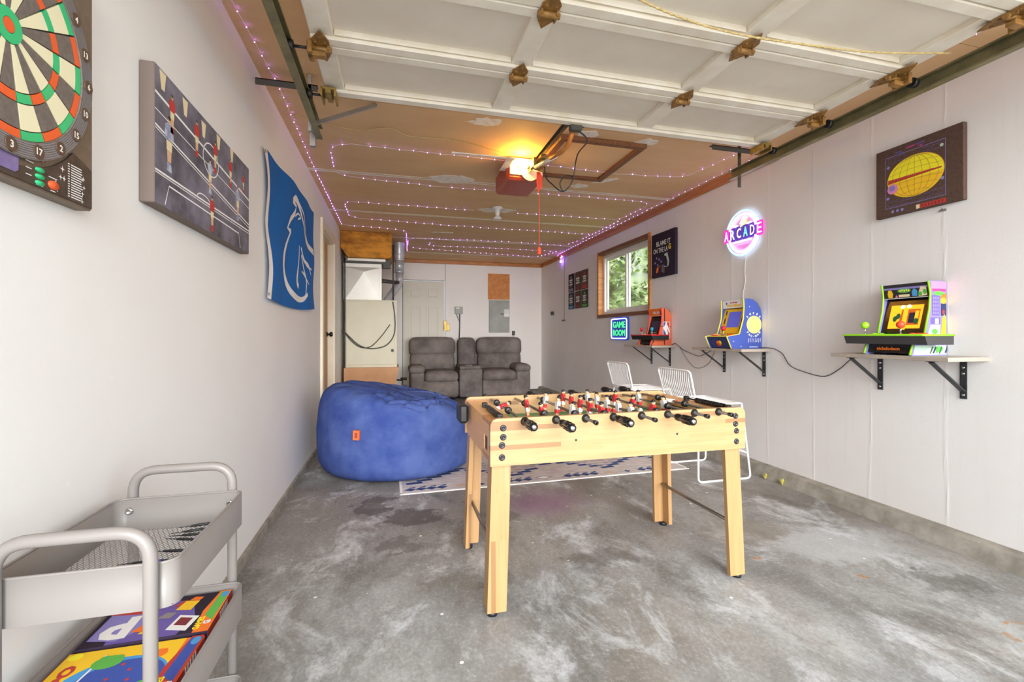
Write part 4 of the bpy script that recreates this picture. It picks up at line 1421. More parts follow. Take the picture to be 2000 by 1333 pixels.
for i in range(20):
    dark = i % 2 == 0
    for nm, r0, r1, m_ in (('inner_single', .032, .113, 'dart_black' if dark else 'dart_cream'), ('triple', .115, .132, 'dart_red' if dark else 'dart_green'),
                           ('outer_single', .134, .181, 'dart_black' if dark else 'dart_cream'), ('double', .183, .199, 'dart_red' if dark else 'dart_green')):
        key = (nm, dark)
        if key not in seg:
            m2 = MB(); m2.sector(0, 0, r0, r1, -A / 2 + .0015 / r1 * 1.2, A / 2 - .0015 / r1 * 1.2, -.037, 0, 4, .006)
            seg[key] = m2.build(nm, m_, db, rot=(0, A * i, 0))
        else:
            link_part(seg[key], db, (0, 0, 0), (0, A * i, 0))
mb = MB(); mb.disc(0, 0, .2, .2, -.0315, 0, 48); mb.build('backing', 'dart_wire', db)
mb = MB(); mb.sector(0, 0, .014, .031, 0, 2 * PI, -.0385, 0, 32, .008); mb.build('outer_bull', 'dart_green', db)
mb = MB(); mb.sector(0, 0, 0.0005, .013, 0, 2 * PI, -.0385, 0, 24, .008); mb.build('bullseye', 'dart_red', db)
for i, nnum in enumerate(NUM):
    a = A * i
    cx, cz = .217 * math.sin(a), .217 * math.cos(a)
    mb = MB(); mb.cyl((0, -.0425, 0), (0, -.040, 0), .0138, 16)
    bo = mb.build('number_badge', 'dart_badge', db, (cx, 0, cz))
    mb = MB(); mb.text(str(nnum), 0, 0, .014, -.0428, 0, bold=.03); mb.build('number', 'print_white', bo)
mb = MB(); mb.prism([(-.18, -.252), (.02, -.252), (.03, -.244), (.03, -.205 - .04), (.03, -.222), (.02, -.215), (-.02, -.235 + .0), (-.18, -.235 + .0)], -.0355, -.034)
mb = MB(); mb.prism([(-.16, -.263), (.018, -.263), (.026, -.257), (.026, -.233), (.018, -.227), (-.16, -.252 + .0)], -.0355, -.034); mb.build('display', 'display_violet', cpan)
for k, (x, z) in enumerate(((.080, -.2385), (.080, -.2515), (.080, -.2645))):
    mb = MB(); mb.lathe([(0, .004), (.008, .0035), (.0095, 0)], 18, mx=Matrix.Translation((x, -.034, z)) @ Matrix.Rotation(PI / 2, 4, 'X') @ Matrix.Diagonal((1.2, .56, 1, 1)))
    mb.build('button', 'dart_green', cpan)
mb = MB(); mb.lathe([(0, .004), (.011, .0035), (.0125, 0)], 18, mx=Matrix.Translation((.118, -.034, -.257)) @ Matrix.Rotation(PI / 2, 4, 'X') @ Matrix.Diagonal((1.2, .75, 1, 1))); mb.build('button', 'dart_red', cpan)
mb = MB()
for k in range(14):
    w_ = .03 + .012 * random.random()
    mb.rect(.172, .172 + w_, -.266 + k * .0054, -.2636 + k * .0054, -.0343)
    mb.rect(.162, .168, -.266 + k * .0054, -.2636 + k * .0054, -.0343)
for x0, z0, w_ in ((.062, -.2115, .02), (.062, -.230, .016), (.062, -.2465, .018), (.062, -.2635, .018), (.095, -.237, .024), (.10, -.264, .014), (.035, -.225, .02), (.035, -.238, .015), (.035, -.251, .015)):
    mb.rect(x0 + .01, x0 + .01 + w_, z0 - .006, z0 - .0042, -.0343)
for x, z, q in ((.145, -.213, .008), (.14, -.232, .007), (.15, -.232, .007), (.212, -.213, .007), (.215, -.232, .006), (.21, -.247, .006), (.208, -.265, .007), (.10, -.211, .004), (.125, -.246, .004), (.13, -.265, .003)):
    mb.flat([(x - q, z), (x - q * .18, z - q * .18), (x, z - q), (x + q * .18, z - q * .18), (x + q, z), (x + q * .18, z + q * .18), (x, z + q), (x - q * .18, z + q * .18)], -.0343)
o = mb.build('panel_print', 'print_white', cpan); o['kind'] = 'stuff'
mb = MB()
for k in range(7):
    x = .165 + (k % 2) * .012 + k * .004
    mb.box(x, x + .022, -.0305, -.0295, -.172 - k * .006, -.170 - k * .006)
o = mb.build('speaker_slot', 'print_dark', case); o['kind'] = 'stuff'

# ------------------------------------------------------------------ foosball picture canvas
cv = thing('canvas_print', 'large grey canvas photo print of table football players on the left wall', 'picture', (XL, 2.0, 1.717), LEFT)
CW, CH, CD = .447, .207, .04
mb = MB(); mb.box(-CW, CW, -CD, 0, -CH, CH, bev=.003); mb.rect(-CW + .002, CW - .002, -CH + .002, CH - .002, -CD - .0002, 1); cvb = mb.build('canvas', ['canvas_edge', 'canvas_slate'], cv)
def cvp(px, py):
    """photograph measure on the print's face -> local x, z"""
    u = (px - 1000) / 889; v = (655 - py) / 889
    sn, cs = math.sin(math.atan(230 / 889)), math.cos(math.atan(230 / 889))
    rx, ry = sn + u * cs, cs - u * sn
    t_ = -.68 / rx
    return (t_ * ry - 2.0, 1.12 + t_ * v - 1.717)
mb = MB(); ln = MB()
Yf = -CD - .0006
def cl(p):
    return (max(-CW + .002, min(CW - .002, p[0])), max(-CH + .002, min(CH - .002, p[1])))
for a, b, w_ in (((299, 172), (486, 392), .008), ((299, 206), (486, 408), .003), ((299, 237), (486, 440), .006), ((299, 243), (486, 446), .003), ((299, 326), (486, 452), .006), ((299, 331), (486, 457), .003)):
    ln.strip([cl(cvp(*a)), cl(cvp(*b))], w_, Yf)
ln.strip([cl(cvp(322, 400)), cl(cvp(330, 364)), cl(cvp(466, 456)), cl(cvp(469, 485))], .005, Yf)
cx, cz = cvp(412, 314)
ln.strip([(cx + .075 * math.cos(2 * PI * k / 28), cz + .06 * math.sin(2 * PI * k / 28)) for k in range(28)], .005, Yf, closed=True)
cx, cz = cvp(398, 392)
ln.strip([(cx + .06 * math.cos(PI * k / 14), cz + .02 * math.sin(PI * k / 14)) for k in range(15)], .004, Yf)
o = ln.build('pitch_lines', 'print_white', cvb); o['kind'] = 'stuff'
def printed_player(m_, px, top, bot, shirt, shorts):
    x, z1 = cvp(px, top); _, z0 = cvp(px, bot)
    h = z1 - z0
    q = lambda a, b: (x + a * h, z0 + b * h)
    y = Yf - .0003
    m_.disc(*q(0, .94), .055 * h, .065 * h, y, 3, 12)
    m_.disc(*q(0, .975), .05 * h, .04 * h, y - .0001, 4, 10)
    m_.flat([q(-.17, .60), q(-.16, .82), q(-.06, .88), q(.06, .88), q(.16, .82), q(.17, .60), q(.11, .6), q(.10, .56), q(-.10, .56), q(-.11, .6)], y, shirt)
    m_.flat([q(-.11, .57), q(.11, .57), q(.10, .38), q(-.10, .38)], y, shorts)
    m_.flat([q(-.085, .38), q(.085, .38), q(.07, .16), q(-.07, .16)], y, 3)
    m_.flat([q(-.075, .17), q(.075, .17), q(.10, .0), q(-.10, .0)], y, shirt)
for args in ((336, 187, 262, 0, 1), (330, 229, 336, 2, 1), (384, 236, 306, 0, 1), (420, 277, 338, 0, 1), (410, 311, 379, 2, 1), (414, 384, 452, 0, 1), (450, 311, 366, 0, 1), (464, 364, 431, 2, 1), (475, 341, 378, 0, 1)):
    printed_player(mb, *args)
for px, py in ((317, 160), (361, 212), (397, 255), (426, 280), (452, 305)):
    x, z = cvp(px, py)
    mb.flat([(x - .02, z + .03), (x + .022, z + .03), (x + .012, z - .025), (x - .008, z - .025)], Yf - .0003, 1)
o = mb.build('printed_players', ['print_red', 'print_cream', 'print_shirt_blue', 'print_skin', 'print_dark'], cvb); o['kind'] = 'stuff'

# ------------------------------------------------------------------ blue flag with the horse emblem
fl = thing('flag', 'bright blue flag with a white outlined horse emblem hanging on the left wall', 'flag', (XL, 3.62, 1.77), LEFT)
TLc, TRc, BRc, BLc = (-.835, .405), (.80, .455), (.795, -.415), (-.79, -.44)
def flag_pt(u, v):
    """u across 0..1, v up 0..1"""
    sag = math.sin(PI * v)
    x = (BLc[0] * (1 - u) + BRc[0] * u) * (1 - v) + (TLc[0] * (1 - u) + TRc[0] * u) * v
    z = (BLc[1] * (1 - u) + BRc[1] * u) * (1 - v) + (TLc[1] * (1 - u) + TRc[1] * u) * v
    x += .035 * (1 - u) * abs(math.sin(2 * PI * v)) - .01 * u * sag
    z -= .03 * math.sin(PI * u) * (1 - v) - .015 * math.sin(PI * u) * v
    return x, z
def flag_y(x, z):
    return -.022 - .007 * math.sin(x * 5 + z * 3.2) - .005 * math.sin(x * 11 - z * 7) - .004 * math.sin(z * 14 + x * 2)
N1, N2 = 44, 28
vs = []
for j in range(N2 + 1):
    for i in range(N1 + 1):
        x, z = flag_pt(i / N1, j / N2)
        vs.append((x, flag_y(x, z), z))
W1_ = N1 + 1
quads = lambda i0, i1: [(j * W1_ + i, j * W1_ + i + 1, (j + 1) * W1_ + i + 1, (j + 1) * W1_ + i) for j in range(N2) for i in range(i0, i1)]
mb = MB(); mb.add(vs, quads(2, N1), 0, True); mb.build('cloth', 'flag_blue', fl)
mb = MB(); mb.add(vs, quads(0, 2), 0, True); mb.build('header_band', 'flag_white', fl)
for v in (.03, .97):
    x, z = flag_pt(.012, v); mb = MB(); mb.cyl((x, flag_y(x, z) - .003, z), (x, flag_y(x, z) + .001, z), .009, 12); mb.build('grommet', 'brass_plate', fl)
H = lambda pts: [Vector((y - 3.62, z - 1.77, 0)) for y, z in pts]
hs = MB()
def stroke(pts, w, smooth=True):
    P = spline(H(pts), 7) if smooth else H(pts)
    n = len(P)
    if isinstance(w, (list, tuple)):
        ws = []
        for i in range(n):
            q = i / (n - 1) * (len(w) - 1)
            a = int(min(q, len(w) - 2)); ws.append(w[a] + (w[a + 1] - w[a]) * (q - a))
    else:
        ws = w
    hs.strip([(p.x, p.y) for p in P], ws, 0, 0, fn=lambda x, z: flag_y(x, z) - .0012)
stroke([(3.525, 2.077), (3.653, 2.07), (3.583, 2.0), (3.45, 1.93), (3.369, 1.85), (3.481, 1.845)], .035, False)
stroke([(3.481, 1.85), (3.409, 1.77), (3.32, 1.66), (3.275, 1.567), (3.329, 1.48), (3.47, 1.42), (3.702, 1.393), (3.88, 1.402), (4.03, 1.455)], [.02, .03, .05, .06, .06, .05, .045, .04, .03])
stroke([(3.53, 2.08), (3.62, 2.12), (3.72, 2.11), (3.80, 2.06), (3.87, 1.98), (3.91, 1.90), (4.05, 1.86), (4.36, 1.835)], [.04, .05, .05, .04, .03, .035, .03, .02])
stroke([(3.74, 2.124), (3.90, 2.07), (3.937, 1.964), (4.03, 1.885), (4.365, 1.865)], [.015, .02, .02, .03, .03])
stroke([(3.751, 1.785), (3.882, 1.719), (4.10, 1.698), (4.206, 1.633)], [.02, .025, .03, .012])
stroke([(3.777, 1.733), (3.909, 1.66), (4.023, 1.566), (3.965, 1.44)], [.015, .02, .03, .015])
stroke([(3.702, 1.791), (3.712, 1.661), (3.66, 1.52), (3.72, 1.483)], [.012, .02, .05, .04])
stroke([(3.803, 1.748), (4.052, 1.691), (4.238, 1.684)], [.012, .02, .012])
stroke([(3.85, 1.62), (3.97, 1.60), (4.112, 1.543)], [.012, .02, .012])
stroke([(3.606, 1.988), (3.70, 2.03), (3.777, 2.02), (3.69, 1.986)], .014)
o = hs.build('horse_emblem', 'flag_white', fl); o['kind'] = 'stuff'

# ------------------------------------------------------------------ rolling cart (left foreground)
ct = thing('rolling_cart', 'three tier taupe metal rolling cart standing by the left wall', 'cart', (-.535, 1.165, 0))
BX, BY = .145, .20
def rr(hx, hy, r, n=6):
    pts = []
    for cx, cy, a0 in ((hx - r, hy - r, 0), (-hx + r, hy - r, PI / 2), (-hx + r, -hy + r, PI), (hx - r, -hy + r, 3 * PI / 2)):
        pts += [(cx + r * math.cos(a0 + PI / 2 * k / n), cy + r * math.sin(a0 + PI / 2 * k / n)) for k in range(n + 1)]
    return pts
def basket_wall(z0, z1):
    m_ = MB()
    o_, i_ = rr(BX, BY, .026), rr(BX - .004, BY - .004, .022)
    n = len(o_)
    vs = [(x, y, z0) for x, y in o_] + [(x, y, z1) for x, y in o_] + [(x, y, z1) for x, y in i_] + [(x, y, z0) for x, y in i_]
    fs = []
    for k in range(n):
        k2 = (k + 1) % n
        for a in range(3):
            fs.append((a * n + k, a * n + k2, (a + 1) * n + k2, (a + 1) * n + k))
    m_.add(vs, fs, 0, True)
    m_.tube([(x, y, z1) for x, y in rr(BX - .002, BY - .002, .024)], .003, 6, closed=True)
    return m_
bolt = None
for zt_ in (.703, .458, .210):
    bk = basket_wall(zt_ - .083, zt_).build('basket', 'cart_taupe', ct)
    zf = zt_ - .080
    if zt_ > .6:
        m_ = MB()
        # expanded metal floor: two families of slanted strands
        step, sl = .0105, .55
        k = -60
        while k < 60:
            for sgn in (1, -1):
                c0 = k * step
                pts = []
                # line x = c0 + sgn*sl*(y), clipped to the basket
                ys_ = [-BY + .006, BY - .006]
                lo, hi = ys_
                if sl * sgn != 0:
                    ya = ((-BX + .006) - c0) / (sl * sgn); yb = ((BX - .006) - c0) / (sl * sgn)
                    lo, hi = max(lo, min(ya, yb)), min(hi, max(ya, yb))
                if hi - lo > .01:
                    m_.tube([(c0 + sgn * sl * lo, lo, zf), (c0 + sgn * sl * hi, hi, zf)], .0009, 4, cap=False)
            k += 1
        o = m_.build('mesh_floor', 'cart_taupe', bk); o['kind'] = 'stuff'
    else:
        m_ = MB(); m_.box(-BX + .005, BX - .005, -BY + .005, BY - .005, zf - .002, zf); m_.build('floor_plate', 'cart_taupe', bk)
    for x in (-.115, .112):
        for sy in (-1, 1):
            if bolt is None:
                m2 = MB(); m2.lathe([(0, .003), (.0035, .003), (.0042, .006), (.0075, .0055), (.0095, 0)], 14, mx=Matrix.Rotation(PI / 2, 4, 'X')); bolt = m2.build('bolt', 'chrome', bk, (x, sy * (BY - .0042), zt_ - .03), (0, 0, 0 if sy > 0 else PI))
            else:
                link_part(bolt, bk, (x, sy * (BY - .0042), zt_ - .03), (0, 0, 0 if sy > 0 else PI))
for sy in (-1, 1):
    y = sy * (BY + .0125)
    mb = MB(); mb.tube(fillet([(-.115, y, .055), (-.115, y, .77), (.112, y, .77), (.112, y, .055)], .055, 8), .0115, 12); mb.build('end_frame', 'cart_taupe', ct)
    for x in (-.115, .112):
        m2 = MB(); m2.cyl((x - .009, y, .025), (x + .009, y, .025), .025, 16); m2.box(x - .013, x - .009, y - .012, y + .012, .02, .06); m2.box(x + .009, x + .013, y - .012, y + .012, .02, .06); m2.box(x - .013, x + .013, y - .012, y + .012, .055, .06)
        m2.build('castor', 'black', ct)

# darts on the top tray
def dart(x, y, ang, label, first=[None]):
    if first[0] is None:
        d = thing('dart', label, 'dart', (0, 0, 0), 0, 'darts in the top tray')
        m_ = MB(); m_.lathe([(.0, -.085), (.001, -.08), (.0014, -.05)], 8, mx=Matrix.Rotation(PI / 2, 4, 'Y')); m_.build('tip', 'black', d)
        m_ = MB(); m_.lathe([(.0014, -.05), (.0032, -.047), (.0042, -.03), (.0042, .0), (.003, .004)], 10, mx=Matrix.Rotation(PI / 2, 4, 'Y')); m_.build('barrel', 'black_steel', d)
        m_ = MB(); m_.lathe([(.003, .004), (.0034, .006), (.0034, .018), (.0028, .02)], 10, mx=Matrix.Rotation(PI / 2, 4, 'Y')); m_.build('collar', 'print_blue', d)
        m_ = MB(); m_.cyl((.02, 0, 0), (.058, 0, 0), .0024, 8); m_.build('shaft', 'black', d)
        m_ = MB()
        for a in (PI / 4, 3 * PI / 4):
            c_, s_ = math.cos(a), math.sin(a)
            poly = [(.046, 0), (.056, .010), (.074, .010), (.080, .006), (.080, -.006), (.074, -.010), (.056, -.010)]
            for off in (-.0003, .0003):
                m_.add([(px, pz * c_ - off * s_, pz * s_ + off * c_) for px, pz in poly], [tuple(range(7))])
        m_.build('flight', 'black', d)
        first[0] = d
    else:
        d = copy_tree(first[0])
        d['label'] = label
    d.location = (x, y, .6325)
    d.rotation_euler = (0, 0, ang)
    d.scale = (.8, .8, .8)
for x, y, a, lb_ in ((-.463, 1.336, .17, 'dart at the far end of the tray, closest to its back wall'), (-.466, 1.303, .19, 'dart second from the far end of the top cart tray'),
                    (-.462, 1.273, -.03, 'upper one of the two darts lying almost touching'), (-.466, 1.243, -.28, 'lower one of the two darts lying almost touching'),
                    (-.466, 1.185, -.15, 'single dart lying apart in the middle of the tray'), (-.503, 1.143, -.02, 'dart nearest the camera, half behind the cart handle')):
    dart(x, y, a, lb_)

# board games in the middle basket
g2 = thing('board_game', 'dark purple board game box farther back in the middle basket', 'board game', (-.537, 1.262, .3785), .02, 'board games in the cart')
mb = MB(); mb.box(-.128, .124, -.088, .086, 0, .068, bev=.002); gb = mb.build('box', 'canvas_black', g2)
TOP = Matrix.Rotation(-PI / 2, 4, 'X')     # flat(x, z) -> lies on top, z becomes y
def top_print(parent, name, mats, fn, zt):
    m_ = MB(); fn(m_); o_ = m_.build(name, mats, parent, (0, 0, zt), (-PI / 2, 0, 0)); o_['kind'] = 'stuff'; return o_
def art2(m_):
    # y argument is height above the lid (negative is up once laid flat)
    m_.flat([(-.075, -.085), (.06, -.085), (.075, -.02), (.05, .05), (-.04, .085), (-.09, .03)], -.0003, 0)
    m_.flat([(-.118, -.06), (-.06, -.075), (-.02, -.04), (-.035, .08), (-.115, .08)], -.0004, 1)
    m_.flat([(-.118, .035), (-.03, .02), (-.035, .08), (-.115, .084)], -.0006, 2)
    m_.text('d', -.075, -.025, .085, -.0007, 3, w=.06, bold=.05)
    for x, z, s_, c_ in ((-.02, -.04, .022, 5), (.01, .0, .018, 4), (-.01, -.055, .014, 6), (.03, .045, .02, 2), (.05, .06, .016, 5)):
        m_.flat([(x - s_, z - s_ * .4), (x + s_ * .6, z - s_ * .7), (x + s_, z + s_ * .5), (x - s_ * .3, z + s_ * .8)], -.0008, c_)
    m_.flat([(.03, -.06), (.075, -.075), (.085, -.02), (.04, -.005)], -.0009, 3); m_.flat([(.04, -.045), (.068, -.054), (.073, -.025), (.045, -.016)], -.001, 7)
    m_.flat([(.02, .02), (.055, .012), (.062, .05), (.03, .058)], -.0009, 6)
    m_.flat([(.092, -.088), (.124, -.088), (.124, .086), (.098, .086), (.086, .0)], -.0009, 8)
    m_.flat([(.096, -.02), (.118, -.045), (.122, .08), (.102, .08)], -.001, 9)
    m_.disc(.114, .068, .008, .014, -.0012, 10, 16)
    m_.text('GAMES', .094, -.052, .014, -.0013, 11, w=.05, bold=.04, rot=PI / 2); m_.text('G', .110, -.052, .016, -.0013, 3, bold=.06, rot=PI / 2)
top_print(gb, 'lid_art', ['print_violet', 'print_lilac', 'print_red', 'print_white', 'print_grey', 'print_orange', 'print_gold', 'print_dark_red', 'print_orange', 'print_green', 'print_sky', 'print_yellow'], art2, .068)
mb = MB(); mb.box(.1242, .1248, -.088, .086, .002, .066); so_ = mb.build('side_print', 'print_red', gb)
mb = MB()
for k in range(5):
    mb.box(.125, .1253, -.01 + k * .012, -.004 + k * .012, .004, .066)
o = mb.build('side_stripes', 'print_white', gb); o['kind'] = 'stuff'
g1 = thing('board_game', 'colourful orange and blue board game box nearest in the middle basket', 'board game', (-.537, 1.072, .3785), .0, 'board games in the cart')
mb = MB(); mb.box(-.128, .124, -.098, .094, 0, .066, bev=.002); gb = mb.build('box', 'print_orange', g1)
def art1(m_):
    m_.flat([(-.125, -.096), (.09, -.096), (.09, .092), (-.125, .092)], -.0002, 0)
    m_.disc(.0, -.02, .095, .075, -.0004, 1, 30); m_.disc(.01, -.015, .078, .06, -.0005, 2, 30)
    m_.strip([(-.07 + .02 * k / 8, -.07 + .14 * k / 8) for k in range(9)], .004, -.0007, 3)
    for x, z, s_, c_ in ((-.035, .045, .028, 4), (.07, -.05, .026, 4), (.015, -.075, .03, 5), (-.05, -.06, .022, 6), (.05, .05, .02, 5)):
        m_.disc(x, z, s_, s_ * .75, -.0008, c_, 14); m_.disc(x - s_ * .4, z + s_ * .5, s_ * .35, s_ * .3, -.0009, c_, 10); m_.disc(x + s_ * .5, z + s_ * .4, s_ * .35, s_ * .3, -.0009, c_, 10)
    for x, z in ((-.01, -.01), (.02, .01), (.0, .03), (.03, -.02)):
        m_.disc(x, z, .004, .004, -.0009, 7, 8)
    m_.disc(-.108, .078, .013, .011, -.0008, 8, 16)
    m_.text('HIPPO', -.098, -.01, .026, -.001, 7, w=.12, bold=.05, rot=PI / 2)
    m_.flat([(.09, -.098), (.124, -.098), (.124, .094), (.1, .094), (.084, .0)], -.0009, 9); m_.flat([(.094, -.03), (.118, -.05), (.122, .088), (.1, .088)], -.001, 10)
    m_.disc(.113, .076, .009, .014, -.0012, 1, 16)
    m_.text('GAMES', .093, -.055, .014, -.0013, 8, w=.05, bold=.04, rot=PI / 2); m_.text('G', .110, -.055, .018, -.0013, 3, bold=.06, rot=PI / 2)
top_print(gb, 'lid_art', ['print_gold', 'print_sky', 'print_blue', 'print_white', 'print_green', 'print_orange', 'print_sky', 'print_red', 'print_yellow', 'print_red', 'print_blue'], art1, .066)
mb = MB(); mb.box(.1242, .1248, -.098, .094, .002, .064); mb.build('side_print', 'print_red', gb)
mb = MB()
for k in range(5):
    mb.box(.125, .1253, -.01 + k * .012, -.004 + k * .012, .004, .064)
o = mb.build('side_stripes', 'print_white', gb); o['kind'] = 'stuff'

# ------------------------------------------------------------------ shelves on the right wall
def shelf(yc, length, br, label):
    t = thing('wall_shelf', label, 'shelf', (XR, yc, 1.01), RIGHT, 'shelves under the arcade cabinets')
    h = length / 2
    m_ = MB(); m_.box(-h, h, -.285, 0, -.022, 0, bev=.002); m_.build('board', 'taupe_laminate', t)
    for y in br:
        x = -(y - yc)
        m_ = MB()
        m_.box(x - .015, x + .015, -.006, 0, -.225, -.022); m_.box(x - .015, x + .015, -.25, 0, -.027, -.022)
        a, b = Vector((x, -.232, -.03)), Vector((x, -.008, -.185))
        dr = (b - a).normalized(); nn = Vector((0, dr.z, -dr.y)) * .003
        m_.hull([p + Vector((s_, 0, 0)) + q for p in (a, b) for s_ in (-.013, .013) for q in (nn, -nn)])
        bk = m_.build('bracket', 'bracket_black', t)
        for z in (-.06, -.092, -.205):
            m2 = MB(); m2.lathe([(0, .003), (.005, .0025), (.007, 0)], 12, mx=Matrix.Translation((x, -.006, z)) @ Matrix.Rotation(PI / 2, 4, 'X')); m2.build('screw', 'chrome', bk)
    return t
shelf(1.925, .62, (1.722, 2.145), 'nearest wall shelf, under the green arcade cabinet')
shelf(3.285, .61, (3.055, 3.513), 'middle wall shelf, under the blue arcade cabinet')
shelf(4.55, .60, (4.355, 4.718), 'farthest wall shelf, under the orange arcade cabinet')

# ------------------------------------------------------------------ countertop arcade cabinets
SIDE = Matrix.Rotation(PI / 2, 4, 'Z')       # prism profile (y, z) extruded along x (from -y1 to -y0)
def slope(y0, z0, y1, z1, x=0):
    zc = Vector((0, y1 - y0, z1 - z0)).normalized()
    yc = zc.cross(Vector((1, 0, 0)))
    m_ = Matrix(((1, yc.x, zc.x, x), (0, yc.y, zc.y, y0), (0, yc.z, zc.z, z0), (0, 0, 0, 1)))
    return m_, math.hypot(y1 - y0, z1 - z0)
def side_panels(t, prof, hw, th, mats):
    for s_ in (-1, 1):
        m_ = MB(); a, b = sorted((s_ * hw, s_ * (hw - th))); m_.prism(prof, -b, -a, 0, SIDE); yield s_, m_.build('side_panel', mats, t)
def edge_trim(t, pts, xs, mat, r=.0055):
    for x in xs:
        m_ = MB(); m_.tube([(x, y, z) for y, z in pts], r, 6); m_.build('edge_trim', mat, t)
def ball_stick(parent, x, y, z, mat, r=.021, bat=False):
    m_ = MB(); m_.cyl((x, y, z), (x, y, z + .045), .004, 8); m_.lathe([(.02, 0), (.018, .003), (.005, .006)], 16, mx=Matrix.Translation((x, y, z))); j = m_.build('joystick_shaft', 'chrome', parent)
    m_ = MB()
    if bat:
        m_.lathe([(0, .03), (.006, .03), (.016, .062), (.017, .072), (.012, .08), (0, .082)], 16, mx=Matrix.Translation((x, y, z)))
    else:
        m_.ball((x, y, z + .055), r)
    m_.build('joystick_knob', mat, j)
def buttons(parent, spots, z, mat):
    for x, y in spots:
        m_ = MB(); m_.lathe([(.0145, 0), (.0145, .005), (.012, .007), (.011, .006), (.0105, .009), (0, .010)], 16, mx=Matrix.Translation((x, y, z))); m_.build('button', mat, parent)

def wide_deck_cabinet(loc, label, trim, side_mat, deck_top, deck_face, rounded):
    t = thing('arcade_cabinet', label, 'arcade machine', loc, RIGHT)
    hw, dw = .128, .215
    if rounded:
        prof = [(-.26, 0), (0, 0), (0, .30), (-.012, .35), (-.04, .385), (-.08, .402), (-.125, .402), (-.112, .335), (-.118, .25), (-.155, .11), (-.235, .075)]
    else:
        prof = [(-.255, 0), (-.004, 0), (-.004, .385), (-.03, .402), (-.125, .402), (-.11, .335), (-.118, .25), (-.155, .11), (-.235, .075)]
    sides = dict(side_panels(t, prof, hw, .014, side_mat))
    m_ = MB(); m_.prism([(-.24, .012), (-.01, .012), (-.01, .37), (-.03, .385), (-.06, .385), (-.06, .13), (-.222, .075)], -hw + .014, hw - .014, 0, SIDE); core = m_.build('body', 'black', t)
    m_ = MB(); m_.prism([(-.295, .112), (-.09, .112), (-.09, .06), (-.275, .06)], -dw, dw, 0, SIDE); deck = m_.build('control_deck', deck_face, t)
    m_ = MB(); m_.box(-dw + .002, dw - .002, -.293, -.092, .112, .1125); m_.build('deck_overlay', deck_top, deck)
    m_ = MB(); m_.tube(fillet([(-dw, -.09, .110), (-dw, -.297, .110), (dw, -.297, .110), (dw, -.09, .110)], .012), .0065, 6); m_.build('deck_trim', trim, deck)
    edge_trim(t, [(-.258, .004), (-.237, .06)], (-hw + .007, hw - .007), trim, .006)
    edge_trim(t, [p for p in prof if p[1] > .1 and p[0] < -.1][::-1], (-hw + .007, hw - .007), trim, .006)
    for x in (-.08, .08):
        m2 = MB(); m2.cyl((x, -.2, 0), (x, -.2, .012), .012, 10); m2.build('foot', 'black', core)
    return t, sides, core, deck
# nearest: lime trimmed
t, sides, core, deck = wide_deck_cabinet((XR - .002, 1.925, 1.01), 'lime green trimmed arcade cabinet with an orange screen on the nearest shelf', 'lime', 'print_lilac', 'print_grey', 'charcoal_deck', False)
mx_, L = slope(-.142, .120, -.085, .325)
m_ = MB(); m_.box(-.114, .114, 0, .004, 0, L, mx=mx_); bez = m_.build('bezel', 'black_gloss', t)
m_ = MB()
m_.rect(-.082, .085, .028, .165, -.0006, 0, mx_)
m_.rect(-.07, .073, .048, .14, -.0010, 1, mx_)
m_.flat([(-.07, .048), (-.03, .048), (-.02, .14), (-.07, .14)], -.0013, 2, mx_)
m_.rect(-.012, .012, .02, .15, -.0016, 2, mx_); m_.rect(.02, .05, .06, .12, -.0016, 3, mx_)
m_.rect(.05, .068, .06, .13, -.0018, 2, mx_)
m_.disc(-.02, .155, .012, .01, -.002, 4, 14, mx_); m_.disc(.012, .157, .012, .01, -.002, 4, 14, mx_)
for x, z in ((-.05, .085), (-.035, .1), (.06, .07)):
    m_.disc(x, z, .012, .018, -.0021, 5, 10, mx_)
o = m_.build('screen', ['screen_orange', 'screen_orange_dark', 'screen_orange', 'screen_dark', 'screen_glow_white', 'print_dark_green'], bez); o['kind'] = 'stuff'
mx_, L = slope(-.110, .318, -.121, .398)
m_ = MB(); m_.box(-.114, .114, -.001, .02, 0, L, mx=mx_); mq = m_.build('marquee', 'print_dark', t)
m_ = MB()
m_.rect(-.112, .112, .052, .063, -.0015, 0, mx_)
m_.flat([(-.09, .006), (-.068, .006), (-.064, .03), (-.072, .05), (-.088, .05), (-.094, .03)], -.0018, 1, mx_)
m_.disc(-.005, .043, .035, .012, -.0018, 2, 18, mx_); m_.rect(-.035, .022, .008, .022, -.0018, 3, mx_)
m_.flat([(-.055, .006), (-.038, .006), (-.046, .022)], -.0019, 4, mx_)
m_.flat([(.035, .01), (.06, .008), (.062, .04), (.045, .052), (.034, .035)], -.0018, 5, mx_)
m_.flat([(.066, .006), (.108, .01), (.106, .055), (.08, .06), (.068, .03)], -.0018, 3, mx_); m_.disc(.075, .02, .01, .012, -.0021, 2, 10, mx_); m_.disc(.098, .03, .01, .014, -.0021, 2, 10, mx_)
m_.rect(-.112, .112, 0, .003, -.002, 6, mx_)
for k in range(5):
    m_.disc(-.025 + k * .011, .043 + (k % 2) * .003, .004, .006, -.0022, 3 if k % 2 else 7, 8, mx_)
o = m_.build('marquee_print', ['print_lilac', 'print_gold', 'print_green', 'print_cream', 'print_pink', 'print_sky', 'print_white', 'print_yellow'], mq); o['kind'] = 'stuff'
m_ = MB(); m_.box(-.105, .105, -.232, -.2315, .016, .058); fpn = m_.build('front_panel', 'black', t)
m_ = MB(); m_.text('nickelodeon', .0, .036, .019, -.2422, 0, w=.12, bold=.03); m_.build('lettering', 'print_orange', fpn)
